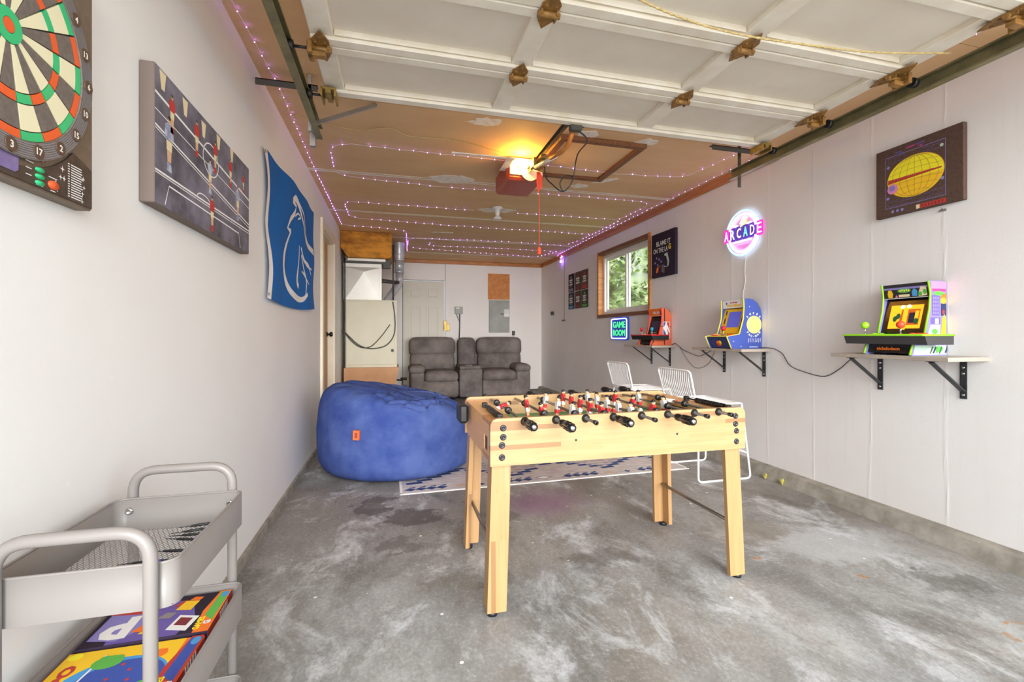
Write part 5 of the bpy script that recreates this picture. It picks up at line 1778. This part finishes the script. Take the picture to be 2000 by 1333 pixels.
# side art (abstract stand-in) on the panel nearest the camera: local +x face
SX = Matrix(((0, 1, 0, .1284), (1, 0, 0, 0), (0, 0, 1, 0), (0, 0, 0, 1))) @ Matrix.Diagonal((1, -1, 1, 1))
m_ = MB()
m_.rect(-.115, -.006, .36, .398, -.0004, 0, SX); m_.rect(-.108, -.01, .345, .36, -.0004, 1, SX); m_.disc(-.06, .335, .04, .012, -.0006, 2, 18, SX)
m_.rect(-.11, -.055, .215, .325, -.0005, 3, SX)
for k in range(5):
    for j in range(3):
        m_.rect(-.104 + j * .016, -.094 + j * .016, .222 + k * .02, .236 + k * .02, -.0008, 4, SX)
m_.flat([(-.05, .32), (-.006, .34), (-.006, .28), (-.03, .285)], -.0006, 5, SX); m_.disc(-.028, .296, .02, .016, -.0007, 6, 14, SX)
m_.rect(-.045, -.006, .215, .28, -.0005, 8, SX)
m_.flat([(-.045, .115), (-.008, .115), (-.007, .19), (-.02, .225), (-.036, .2)], -.0008, 7, SX); m_.disc(-.026, .235, .009, .012, -.0009, 9, 12, SX)
m_.rect(-.12, -.05, .17, .205, -.0005, 3, SX); m_.rect(-.088, -.062, .17, .2, -.0007, 10, SX)
m_.flat([(-.14, .115), (-.05, .115), (-.05, .165), (-.12, .165)], -.0005, 10, SX); m_.disc(-.09, .13, .022, .014, -.0008, 2, 14, SX); m_.disc(-.065, .145, .014, .012, -.0009, 11, 12, SX)
m_.flat([(-.245, .005), (-.006, .005), (-.006, .055), (-.232, .055)], -.0005, 10, SX)
m_.disc(-.12, .022, .035, .018, -.0008, 11, 18, SX); m_.disc(-.06, .035, .03, .016, -.0009, 2, 16, SX); m_.strip([(-.1, .01), (-.03, .05)], .009, -.001, 12, 0) if False else None
for k in range(6):
    x = -.13 + k * .022
    m_.flat([(x, .008 + .004 * (k % 3)), (x + .012, .012), (x + .03, .045), (x + .02, .05)], -.0011, (12, 8, 2, 12, 11, 8)[k], SX)
o = m_.build('side_art', ['print_pink', 'print_magenta', 'print_green', 'print_violet', 'print_lilac', 'print_orange', 'print_yellow', 'print_gold', 'print_navy', 'print_red', 'print_mint', 'print_white', 'print_dark_green'], sides[1]); o['kind'] = 'stuff'
ball_stick(deck, -.145, -.22, .1125, 'lime'); ball_stick(deck, .06, -.235, .1125, 'red_tag')
buttons(deck, ((-.075, -.24), (-.055, -.215), (-.095, -.215)), .1125, 'lime'); buttons(deck, ((.125, -.245), (.155, -.22), (.18, -.24), (.135, -.215)), .1125, 'red_tag')
m_ = MB()
for x in (.03, .085):
    for k in range(5):
        m_.disc(x + .006 * (k % 3), -.185 + .007 * (k % 2) + k * .003, .006, .008, -.1129, k % 2, 8, Matrix.Rotation(-PI / 2, 4, 'X') @ Matrix.Diagonal((1, 1, -1, 1))) if False else None
# middle: blue
t = thing('arcade_cabinet', 'blue and yellow arcade cabinet with a blue screen on the middle shelf', 'arcade machine', (XR - .002, 3.215, 1.01), RIGHT)
hw = .135
prof = [(-.285, 0), (0, 0), (0, .27), (-.012, .325), (-.04, .37), (-.08, .398), (-.12, .405), (-.168, .405), (-.165, .33), (-.172, .24), (-.21, .118), (-.328, .098)]
sides = dict(side_panels(t, prof, hw, .014, 'blue_cabinet'))
edge_trim(t, [(-.285, .003), (-.330, .096), (-.212, .118), (-.174, .24), (-.167, .33), (-.170, .405)], (-hw + .007, hw - .007), 'yellow_trim', .0065)
m_ = MB(); m_.prism([(-.275, .004), (-.01, .004), (-.01, .27), (-.05, .36), (-.10, .39), (-.11, .34), (-.15, .12), (-.20, .11), (-.32, .09)], -hw + .014, hw - .014, 0, SIDE); core = m_.build('body', 'navy_cabinet', t)
mx_, L = slope(-.277, .004, -.322, .09)
m_ = MB(); m_.disc(-.0, .045, .03, .024, -.001, 0, 10, mx_); m_.disc(.022, .056, .014, .016, -.0012, 2, 8, mx_); m_.disc(-.014, .03, .016, .014, -.0014, 3, 8, mx_)
for k in range(9):
    a = PI * .45 + k * .24
    m_.strip([(.05 * math.cos(a), .045 + .04 * math.sin(a)), (.095 * math.cos(a), .045 + .062 * math.sin(a) * .6)], .004, -.001, 1)
    o_ = m_.v[-4:]; m_.v[-4:] = [tuple(mx_ @ Vector(p)) for p in o_]
o = m_.build('front_print', ['print_orange', 'print_blue', 'print_yellow', 'print_red'], core); o['kind'] = 'stuff'
mx_, L = slope(-.322, .0985, -.205, .119)
m_ = MB(); m_.box(-hw + .014, hw - .014, 0, .003, 0, L, mx=mx_); deck = m_.build('control_deck', 'yellow_trim', t)
ball_stick(deck, .0, -.255, .112, 'red', .02); buttons(deck, ((-.09, -.28), (-.065, -.27), (-.04, -.285)), .106, 'red_tag'); buttons(deck, ((.07, -.26), (.095, -.255)), .109, 'red_tag')
mx_, L = slope(-.195, .122, -.135, .33)
m_ = MB(); m_.box(-hw + .014, hw - .014, 0, .004, 0, L, mx=mx_); bez = m_.build('bezel', 'print_gold', t)
m_ = MB(); m_.rect(-.06, .085, .055, .19, -.001, 0, mx_); m_.rect(-.1, -.085, .02, .2, -.001, 1, mx_); m_.disc(-.092, .07, .006, .02, -.0012, 2, 8, mx_); m_.disc(-.092, .15, .006, .02, -.0012, 2, 8, mx_)
m_.rect(.095, .105, .02, .2, -.001, 1, mx_)
o = m_.build('screen', ['screen_blue', 'print_dark', 'print_gold'], bez); o['kind'] = 'stuff'
mx_, L = slope(-.158, .335, -.163, .40)
m_ = MB(); m_.box(-hw + .014, hw - .014, 0, .01, 0, L, mx=mx_); mq = m_.build('marquee', 'print_white', t)
m_ = MB(); m_.text('SUPER', .01, .046, .012, -.001, 0, w=.09, bold=.03, mx=mx_); m_.text('PAC-MAN', .01, .022, .022, -.001, 1, w=.15, bold=.06, mx=mx_); m_.disc(-.075, .042, .008, .011, -.001, 2, 10, mx_)
m_.build('marquee_lettering', ['print_red', 'print_gold', 'print_blue'], mq)
SX2 = Matrix(((0, 1, 0, hw + .0004), (1, 0, 0, 0), (0, 0, 1, 0), (0, 0, 0, 1))) @ Matrix.Diagonal((1, -1, 1, 1))
m_ = MB()
m_.disc(-.075, .195, .072, .072, -.0004, 0, 32, SX2)
for k, ch in enumerate('SUPER'):
    a = math.radians(140 - k * 25); m_.text(ch, -.08 + .075 * math.cos(a) * 1.05, .205 + .082 * math.sin(a), .018, -.0006, 1, bold=.05, rot=a - PI / 2, mx=SX2)
for k, ch in enumerate('PAC-MAN'):
    a = math.radians(222 + k * 16); m_.text(ch, -.08 + .08 * math.cos(a) * .95, .198 + .098 * math.sin(a), .004 if ch == '-' else .018, -.0006, 1, bold=.05, rot=a + PI / 2, mx=SX2)
for k in range(8):
    x = -.13 + k * .016
    m_.flat([(x, .05 + .012 * (k % 2)), (x + .003, .05), (x + .006, .085), (x + .003, .085)], -.0005, 1, SX2)
for x, z in ((-.12, .34), (-.27, .06), (-.2, .02), (-.05, .06)):
    m_.disc(x, z, .004, .004, -.0005, 1, 8, SX2)
m_.rect(-.12, -.04, .012, .017, -.0005, 1, SX2)
o = m_.build('side_print', ['print_pale_yellow', 'print_white'], sides[1]); o['kind'] = 'stuff'
# farthest: orange basketball
t, sides, core, deck = wide_deck_cabinet((XR - .002, 4.455, 1.01), 'orange basketball arcade cabinet with a dark screen on the farthest shelf', 'red', 'orange_cabinet', 'red', 'black', True)
mx_, L = slope(-.142, .120, -.085, .325)
m_ = MB(); m_.box(-.114, .114, 0, .004, 0, L, mx=mx_); bez = m_.build('bezel', 'black_gloss', t)
m_ = MB(); m_.flat([(-.08, .035), (.08, .035), (.085, .15), (-.075, .15)], -.001, 0, mx_); m_.rect(-.07, .06, .012, .024, -.001, 1, mx_); o = m_.build('screen', ['screen_dark', 'print_grey'], bez); o['kind'] = 'stuff'
mx_, L = slope(-.110, .318, -.121, .398)
m_ = MB(); m_.box(-.114, .114, -.001, .02, 0, L, mx=mx_); mq = m_.build('marquee', 'print_orange', t)
m_ = MB(); m_.text('NBA JAM', .02, .034, .036, -.002, 0, w=.13, bold=.03, mx=mx_); m_.rect(-.112, .112, 0, .004, -.0015, 0, mx_); m_.rect(.085, .112, .006, .06, -.0015, 1, mx_); m_.build('marquee_lettering', ['print_white', 'print_red'], mq)
ball_stick(deck, -.11, -.22, .1125, 'red', bat=True); ball_stick(deck, .10, -.22, .1125, 'teal', bat=True)
buttons(deck, ((-.05, -.25), (-.02, -.23)), .1125, 'print_cream'); buttons(deck, ((.155, -.25), (.18, -.23)), .1125, 'red_tag')
m_ = MB()
m_.strip([(-.085, .005), (-.085, .398)], .012, -.0004, 0); m_.strip([(-.25, .0), (-.21, .055)], .01, -.0004, 0); m_.strip([(-.15, .205), (-.005, .2)], .008, -.0004, 0)
m_.v = [tuple(SX @ Vector(p)) for p in m_.v]
o = m_.build('ball_seams', 'print_dark', sides[1]); o['kind'] = 'stuff'
# league badge on the side
m_ = MB()
m_.flat(rrect(-.105, -.02, .075, .255, .012), -.0006, 0, SX)
m_.flat(rrect(-.1, -.0625, .08, .25, .008), -.0009, 1, SX); m_.flat(rrect(-.0625, -.025, .08, .25, .008), -.0009, 2, SX)
sil = [(-.072, .248), (-.06, .248), (-.054, .235), (-.057, .222), (-.046, .212), (-.038, .19), (-.030, .165), (-.027, .15), (-.036, .148), (-.042, .168), (-.048, .18), (-.050, .165), (-.046, .14), (-.043, .115), (-.040, .082), (-.056, .082), (-.062, .11), (-.075, .14), (-.09, .165), (-.098, .182), (-.099, .195), (-.088, .205), (-.078, .225)]
m_.flat(sil, -.0012, 0, SX); m_.disc(-.030, .148, .009, .011, -.0014, 0, 12, SX)
m_.text('NBA', -.081, .095, .02, -.0014, 0, w=.03, bold=.04, mx=SX)
o = m_.build('league_badge', ['print_white', 'print_blue', 'print_red'], sides[1]); o['kind'] = 'stuff'
# little roll on the middle shelf
t = thing('tape_roll', 'small white tape roll standing left of the blue arcade cabinet', 'tape roll', (2.66, 3.41, 1.01))
m_ = MB(); m_.lathe([(.013, 0), (.024, 0), (.024, .03), (.013, .03), (.013, 0)], 20); m_.build('roll', 'white_plastic', t)
m_ = MB(); m_.lathe([(.011, .001), (.0128, .001), (.0128, .029), (.011, .029), (.011, .001)], 20); m_.build('core', 'taupe_laminate', t)

# power cords
def cord(name, pts, r, mat, label):
    m_ = MB(); m_.tube(spline(pts, 5), r, 6); return tag(m_.build(name, mat), label, 'cord')
cord('power_cord', [(2.885, 3.07, 1.018), (2.885, 2.99, 1.018), (2.89, 2.94, 1.01), (2.892, 2.869, .975), (2.893, 2.80, .89), (2.893, 2.667, .85), (2.893, 2.517, .833), (2.893, 2.411, .89), (2.885, 2.33, .955), (2.87, 2.27, .98)], .0028, 'black_cable', 'black power cord sagging between the middle and nearest shelf')
cord('power_cord', [(2.885, 4.30, 1.018), (2.885, 4.23, 1.03), (2.893, 4.12, .97), (2.893, 4.0, .94), (2.893, 3.86, .915), (2.893, 3.75, .95), (2.88, 3.65, .98), (2.87, 3.60, .985)], .0028, 'black_cable', 'dark power cord looping between the farthest and middle shelf')
cord('power_cord', [(2.895, 4.17, .99), (2.895, 4.08, .90), (2.895, 3.98, .82), (2.895, 3.90, .795), (2.895, 3.80, .81), (2.895, 3.71, .86), (2.893, 3.66, .93), (2.89, 3.63, .985)], .003, 'grey_cable', 'pale cord hanging low on the wall between two shelves')

# ------------------------------------------------------------------ lit signs
t = thing('neon_sign', 'round neon arcade sign with multicoloured glowing letters on the right wall', 'neon sign', (XR, 3.275, 1.995), RIGHT)
m_ = MB(); m_.cyl((0, -.012, 0), (0, -.006, 0), .197, 48); m_.build('backing', 'clear_acrylic', t)
for r_, mat, rad, nm in ((.190, 'neon_cyan', .007, 'outer_ring'), (.160, 'neon_white', .0065, 'white_ring'), (.146, 'neon_pink', .004, 'pink_ring')):
    for a0, a1 in ((.25, PI - .28), (PI + .25, 2 * PI - .28)) if r_ < .17 else ((.35, PI - .36), (PI + .3, 2 * PI - .36)):
        m_ = MB(); m_.tube([(r_ * math.cos(a0 + (a1 - a0) * k / 24), -.018, r_ * math.sin(a0 + (a1 - a0) * k / 24)) for k in range(25)], rad, 6); m_.build(nm, mat, t)
for k, (ch, mat) in enumerate(zip('ARCADE', ('neon_white_pink', 'neon_white', 'neon_yellow', 'neon_green', 'neon_blue_white', 'neon_white_pink'))):
    big = k in (0, 5)
    x = -.190 + k * .076
    m_ = MB(); m_.text(ch, x, .004, .085 if big else .082, -.0215, 0, w=.046); o = m_.build('letter', mat, t)
    m2 = MB(); m2.prism(rrect(x - .036, x + .036, -.056, .064, .014), -.0195, -.0165); m2.build('letter_rim', 'neon_rim_pink' if big else 'neon_rim', o)
m_ = MB(); m_.tube([(.012, -.018, .135), (-.03, -.018, .08), (-.004, -.018, .085), (-.02, -.018, .055), (.03, -.018, .102), (.004, -.018, .10), (.03, -.018, .135)], .0045, 6, closed=True); m_.build('lightning_bolt', 'neon_yellow', t)
for x0, x1, z, mat in ((-.1, -.06, .072, 'neon_white'), (.045, .10, .072, 'neon_white'), (-.10, .10, -.068, 'neon_white'), (-.07, .07, -.095, 'neon_pink')):
    m_ = MB(); m_.tube([(x0, -.018, z), (x1, -.018, z)], .0045, 6); m_.build('bar', mat, t)
m_ = MB(); m_.tube(spline([(.03, -.008, -.185), (.015, -.006, -.33), (.02, -.006, -.42), (-.005, -.006, -.52), (-.0, -.006, -.6)], 5), .0025, 6); m_.build('cable', 'white_cable', t)
t = thing('neon_sign', 'blue square sign with glowing green GAME ROOM letters below the window', 'neon sign', (XR, 5.475, 1.206), RIGHT)
m_ = MB(); m_.prism(rrect(-.235, .235, -.15, .15, .03, 6), -.02, 0); m_.build('panel', 'sign_blue', t)
m_ = MB(); m_.tube([(x, -.024, z) for x, z in rrect(-.215, .205, -.13, .13, .03, 6)], .006, 6, closed=True); m_.build('border', 'neon_blue_white', t)
for tx, z in (('GAME', .052), ('ROOM', -.055)):
    m_ = MB(); m_.text(tx, -.005, z, .08, -.022, 0, w=.33); m_.build('lettering', 'neon_green_sign', t)

# ------------------------------------------------------------------ pictures on the right wall
t = thing('canvas_print', 'dark poster with scribbled lettering right of the window', 'picture', (XR, 4.44, 2.015), RIGHT)
m_ = MB(); m_.box(-.225, .225, -.035, 0, -.245, .245, bev=.003); cb = m_.build('canvas', 'canvas_black', t)
m_ = MB()
m_.text('BLAME IT', .01, .125, .052, -.0357, 0, w=.27, bold=.01); m_.text('ON THE LA', -.045, .05, .055, -.0357, 0, w=.28, bold=.01); m_.text('G', .13, .062, .06, -.0357, 1, w=.045, bold=.03)
m_.build('lettering', ['print_white', 'print_yellow'], cb)
m_ = MB()
m_.flat([(.03, -.005), (.09, .005), (.10, -.03), (.12, -.09), (.11, -.14), (.085, -.15), (.09, -.1), (.065, -.03), (.035, -.028)], -.0357, 0)
m_.strip([(.10, -.14), (.07, -.15), (.03, -.14), (.02, -.12)], .005, -.0357, 1)
m_.strip([(-.01, -.12), (-.01, -.2)], .006, -.0357, 1); m_.strip([(.025, -.13), (.022, -.21)], .006, -.0357, 1)
for x, z in ((-.12, -.03), (-.15, -.08), (-.1, -.11), (-.03, -.08), (-.07, -.05)):
    m_.disc(x, z, .014, .014, -.0357, 2, 10)
m_.flat([(-.13, -.2), (-.09, -.19), (-.08, -.14), (-.1, -.13), (-.125, -.15)], -.0357, 3); m_.strip([(-.09, -.135), (-.04, -.125)], .006, -.0357, 3)
o = m_.build('drawing', ['print_mint', 'print_white', 'print_lilac', 'print_orange'], cb); o['kind'] = 'stuff'
m_ = None
t = thing('canvas_print', 'brown canvas print with a yellow gridded ball on the near right wall', 'picture', (XR, 1.928, 2.032), RIGHT)
m_ = MB(); m_.box(-.222, .222, -.03, 0, -.203, .203, bev=.002); cb = m_.build('canvas', 'canvas_brown', t)
y = -.0306
m_ = MB()
def frame2(x0, x1, z0, z1, mi, w=.0035):
    m_.strip([(x0, z0), (x1, z0), (x1, z1), (x0, z1)], w, y, mi, closed=True)
frame2(-.165, .142, -.155, .15, 0)
for x0, x1, z0, z1 in ((-.15, -.11, .115, .14), (-.1, -.06, .115, .14), (.08, .125, .11, .135), (.03, .07, .118, .14), (-.15, -.1, -.145, -.12), (.08, .13, -.14, -.115), (.02, .07, -.145, -.12), (-.09, -.02, -.148, -.128)):
    frame2(x0, x1, z0, z1, 1, .002)
for k in range(24):
    for zz in (.108, -.112, .146, -.15):
        m_.disc(-.155 + k * .0125, zz, .0016, .0016, y, 2, 6)
for x, z, mi in ((-.15, .09, 3), (.125, .12, 4), (.128, -.06, 3), (-.152, -.095, 3)):
    m_.disc(x, z, .009, .009, y - .0002, mi, 12)
for k in range(3):
    m_.disc(-.125 + k * .026, -.178, .008, .008, y, 3, 12)
for x0, x1, z0, z1, mi in ((-.05, -.005, .168, .178, 5), (.0, .05, .17, .18, 6), (-.11, -.07, .16, .168, 6), (.01, .04, .157, .164, 5), (-.09, -.06, .15, .157, 6)):
    n_ = int((x1 - x0) / .009)
    for k in range(n_):
        m_.rect(x0 + k * .009, x0 + k * .009 + .006, z0, z1, y, mi)
m_.rect(.02, .145, -.195, -.172, y, 7); m_.rect(.0, .018, -.195, -.172, y, 8)
for k in range(7):
    m_.rect(.028 + k * .016, .036 + k * .016, -.19, -.177, y - .0003, 9)
o = m_.build('maze_print', ['print_lilac', 'print_violet', 'print_grey', 'print_lilac', 'print_mint', 'print_magenta', 'print_violet', 'print_red', 'print_cream', 'print_dark_red'], cb); o['kind'] = 'stuff'
m_ = MB()
m_.disc(-.008, .0, .147, .118, y - .0005, 0, 48); m_.disc(-.008, .0, .143, .114, y - .0007, 1, 48)
m_.flat([(-.008 + .143 * math.cos(a), .114 * math.sin(a)) for a in [PI + .12 + (PI - .24) * k / 24 for k in range(25)]], y - .0009, 2)
m_.flat([(-.15, -.012), (-.15, .012), (.125, .006), (.125, -.002)], y - .0011, 3)
for k in range(-3, 4):
    q = k / 3.6
    m_.strip([(-.008 + .143 * q * math.cos(b), .114 * math.sin(b)) for b in [(-PI / 2 + PI * j / 16) for j in range(17)]], .0014, y - .0013, 4)
    m_.strip([(-.008 + .143 * math.cos(math.asin(q)) * c_, .114 * q + .012 * (1 - c_ * c_)) for c_ in [-.97 + 1.94 * j / 12 for j in range(13)]], .0014, y - .0013, 4)
m_.disc(-.125, -.045, .03, .03, y - .0016, 5, 10); m_.disc(-.128, -.04, .018, .018, y - .0018, 6, 6)
o = m_.build('ball_print', ['print_gold', 'print_yellow', 'print_gold', 'print_red', 'brick_tan', 'print_pink', 'print_lilac'], cb); o['kind'] = 'stuff'
m_ = MB(); m_.cyl((.12, -.004, -.225), (.12, -.02, -.225), .004, 8); m_.hull([(.09, -.006, -.235), (.13, -.006, -.238), (.13, -.001, -.225), (.1, -.001, -.222)]); m_.build('nail_hole', 'grey_cable', cb)

cols = [('print_grey', 'canvas_black'), ('print_dark_red', 'canvas_brown'), ('print_red', 'canvas_brown'), ('print_sky', 'print_dark'), ('print_dark_red', 'canvas_brown'), ('print_green', 'print_dark')]
names = ['top left small poster of six, grey print', 'top middle small poster of six, dark red print', 'top right small poster of six, red block at its foot',
         'bottom left small poster of six, pale blue print', 'bottom middle small poster of six, brownish red print', 'bottom right small poster of six, green block at its foot']
for k in range(6):
    yc = (7.18, 6.885, 6.615)[k % 3]
    zc = (1.998, 1.696)[k // 3]
    t = thing('small_poster', names[k], 'poster', (XR, yc, zc), RIGHT, 'six small posters beyond the window')
    hw_, hh = (.112, .117, .109)[k % 3], (.15, .138)[k // 3]
    m_ = MB(); m_.box(-hw_, hw_, -.015, 0, -hh, hh); b_ = m_.build('board', cols[k][1], t)
    m_ = MB()
    m_.disc(0, hh * .62, hw_ * .3, hh * .17, -.0156, 1, 14)
    for j, (w_, hgt) in enumerate(((.62, .12), (.5, .09), (.66, .11), (.42, .09))):
        z = hh * (.32 - j * .24)
        n_ = 4 + j % 2
        for q in range(n_):
            x = -hw_ * w_ + q * 2 * hw_ * w_ / n_
            m_.rect(x, x + 1.6 * hw_ * w_ / n_, z - hh * hgt, z + hh * hgt * .6, -.0156, 0 if j < 3 else 1)
    m_.rect(-hw_ * .78, hw_ * .78, -hh * .92, -hh * .62, -.0156, 1)
    o = m_.build('print', ['print_white', cols[k][0]], b_); o['kind'] = 'stuff'

# ------------------------------------------------------------------ string lights under the ceiling
ZL = ZC - .012
runs = {
    'violet string lights along the left wall and ceiling edge': [(-.66, .3), (-.67, 2.19), (-.64, 2.83), (-.66, 4.2), (-.655, 5.5), (-.652, 6.23), (.067, 6.33), (.16, 6.42), (.185, 7.1), (.21, 7.9)],
    'violet string lights looping round the attic hatch': [(-.50, 4.20), (-.475, 3.74), (-.43, 3.63), (-.33, 3.585), (.3, 3.60), (.84, 3.615), (1.2, 3.62), (1.88, 3.66), (2.45, 3.60), (2.545, 3.54), (2.6, 3.1), (2.66, 2.0), (2.68, .6)],
    'violet string lights below the first ceiling joint': [(-.50, 4.22), (-.42, 4.32), (.38, 4.40), (1.13, 4.375), (2.0, 4.35), (2.60, 4.36), (2.69, 4.46), (2.70, 5.0), (2.65, 5.11), (1.9, 5.12), (1.40, 5.14)],
    'violet string lights left of the lamp holder': [(.88, 5.14), (.2, 5.13), (-.42, 5.12), (-.50, 5.16), (-.525, 5.3), (-.52, 5.75), (-.42, 5.834), (.84, 5.93), (1.8, 5.94), (2.66, 5.96)],
    'violet string lights along the right wall and ceiling edge': [(2.86 - .06, 3.0), (2.80, 4.0), (2.79, 5.5), (2.79, 6.5), (2.80, 7.5), (2.85, 7.75)],
    'violet string lights in front of the vent pipe': [(.207, 7.45), (.20, 7.0), (.29, 6.83), (.9, 6.77), (1.74, 6.74), (2.60, 6.80), (2.70, 6.4), (2.72, 5.2)],
    'violet string lights near the back wall': [(.60, 7.02), (.53, 7.1), (.53, 7.30), (.62, 7.34), (1.87, 7.28), (2.72, 7.33), (2.5, 7.9), (1.2, 7.75), (.3, 7.6)],
}
for lab, pts in runs.items():
    P3 = fillet([(x, y, ZL) for x, y in pts], .05, 3)
    path = []
    for a, b in zip(P3[:-1], P3[1:]):
        k = max(1, int((b - a).length / .1))
        for j in range(k):
            q = a.lerp(b, j / k)
            q.z -= random.uniform(0, .006)
            path.append(q)
    path.append(P3[-1])
    t = thing('string_light', lab, 'string lights', path[0], 0, 'violet string lights under the ceiling')
    rel = [p - path[0] for p in path]
    m_ = MB(); m_.tube(rel, .0013, 4); m_.build('wire', 'led_wire', t)
    m_ = MB()
    acc = 0
    last = rel[0]
    for p in rel:
        acc += (p - last).length
        last = p
        if acc >= .1:
            acc = 0
            r_ = .0025
            m_.hull([p + Vector(d) * r_ for d in ((1, 0, 0), (-1, 0, 0), (0, 1, 0), (0, -1, 0), (0, 0, 1), (0, 0, -1.4))])
    o = m_.build('bulb', 'led_violet', t); o['kind'] = 'stuff'
t = thing('string_light', 'bundled tail of violet string lights hanging at the back of the right wall', 'string lights', (2.87, 7.6, 2.46), 0, 'violet string lights under the ceiling')
m_ = MB(); m_.tube(spline([(0, 0, .08), (.005, .02, 0), (0, -.02, -.05), (.006, .03, .03), (.0, .0, -.16)], 6), .003, 5); m_.build('wire', 'led_wire', t)
m_ = MB()
for k in range(10):
    p = Vector((-.006 + random.uniform(-.008, .008), random.uniform(-.05, .05), random.uniform(-.08, .06)))
    m_.hull([p + Vector(d) * .006 for d in ((1, 0, 0), (-1, 0, 0), (0, 1, 0), (0, -1, 0), (0, 0, 1), (0, 0, -1.4))])
o = m_.build('bulb', 'led_violet', t); o['kind'] = 'stuff'

for (x, y), lab in zip(((2.79, 2.93), (2.80, 2.78)), ('yellow green weed tuft at the right kerb beside the wire chair', 'smaller yellow weed tuft on the floor nearer along the kerb')):
    t = thing('weed', lab, 'weed', (x, y, 0))
    m_ = MB()
    for k in range(16):
        a = k * 2.4
        r_ = .012 + .016 * random.random()
        h_ = .02 + .035 * random.random()
        m_.hull([(0, 0, 0), (r_ * math.cos(a) * .6 - .004 * math.sin(a), r_ * math.sin(a) * .6 + .004 * math.cos(a), h_ * .7), (r_ * math.cos(a) * .6 + .004 * math.sin(a), r_ * math.sin(a) * .6 - .004 * math.cos(a), h_ * .7), (r_ * math.cos(a), r_ * math.sin(a), h_), (0, 0, .004)])
    o = m_.build('blades', 'weed_yellow', t); o['kind'] = 'stuff'
# ------------------------------------------------------------------ trees outside the window
def tree(loc, h, rx, label, seed):
    rnd = random.Random(seed)
    t = thing('leafy_tree', label, 'tree', loc, 0, 'trees outside the window')
    m_ = MB(); m_.tube(spline([(0, 0, 0), (.05, .03, h * .3), (-.04, .06, h * .55), (.03, 0, h * .85)], 4), [.11 - .08 * k / 12 for k in range(13)], 8)
    for k in range(7):
        a = rnd.uniform(0, 2 * PI); z = h * rnd.uniform(.2, .7)
        m_.tube([(0, 0, z), (math.cos(a) * rx * .5, math.sin(a) * rx * .5, z + .35), (math.cos(a) * rx * .85, math.sin(a) * rx * .85, z + .55)], [.04, .025, .008], 6)
    m_.build('trunk', 'bark', t)
    m_ = MB(); m_.ball((0, 0, h * .52), 1, 0, 20, 12, (rx * .82, rx * .82, h * .40)); m_.build('inner_crown', 'leaf', t)
    m_ = MB()
    clumps = []
    for k in range(120):
        a, b = rnd.uniform(0, 2 * PI), rnd.uniform(-1, 1)
        q = rnd.uniform(.55, 1) ** .5
        clumps.append((Vector((rx * q * math.cos(a) * math.sqrt(1 - b * b), rx * q * math.sin(a) * math.sqrt(1 - b * b), h * .52 + h * .48 * q * b)), rnd.uniform(.22, .42)))
    vs, fs = [], []
    for c, r_ in clumps:
        for k in range(110):
            d = Vector((rnd.gauss(0, 1), rnd.gauss(0, 1), rnd.gauss(0, 1))).normalized()
            p = c + d * r_ * rnd.uniform(.6, 1.0)
            u = Vector((rnd.gauss(0, 1), rnd.gauss(0, 1), rnd.gauss(0, .6))).normalized()
            w = u.cross(d)
            if w.length < .1:
                continue
            w.normalize()
            s_ = rnd.uniform(.045, .08)
            o_ = len(vs)
            vs += [p - u * s_, p + w * s_ * .45, p + u * s_ + d * s_ * .2, p - w * s_ * .45]
            fs.append((o_, o_ + 1, o_ + 2, o_ + 3))
    m_.add(vs, fs); o_ = m_.build('foliage', 'leaf', t); o_['kind'] = 'stuff'
tree((4.98, 9.24, -.05), 4.7, 1.45, 'nearest leafy tree, filling most of the window', 3)
tree((6.9, 12.9, -.05), 6.2, 2.1, 'taller leafy tree showing behind the nearest one', 4)
tree((8.5, 9.2, -.05), 4.8, 1.6, 'leafy tree standing farther to the right outside', 5)
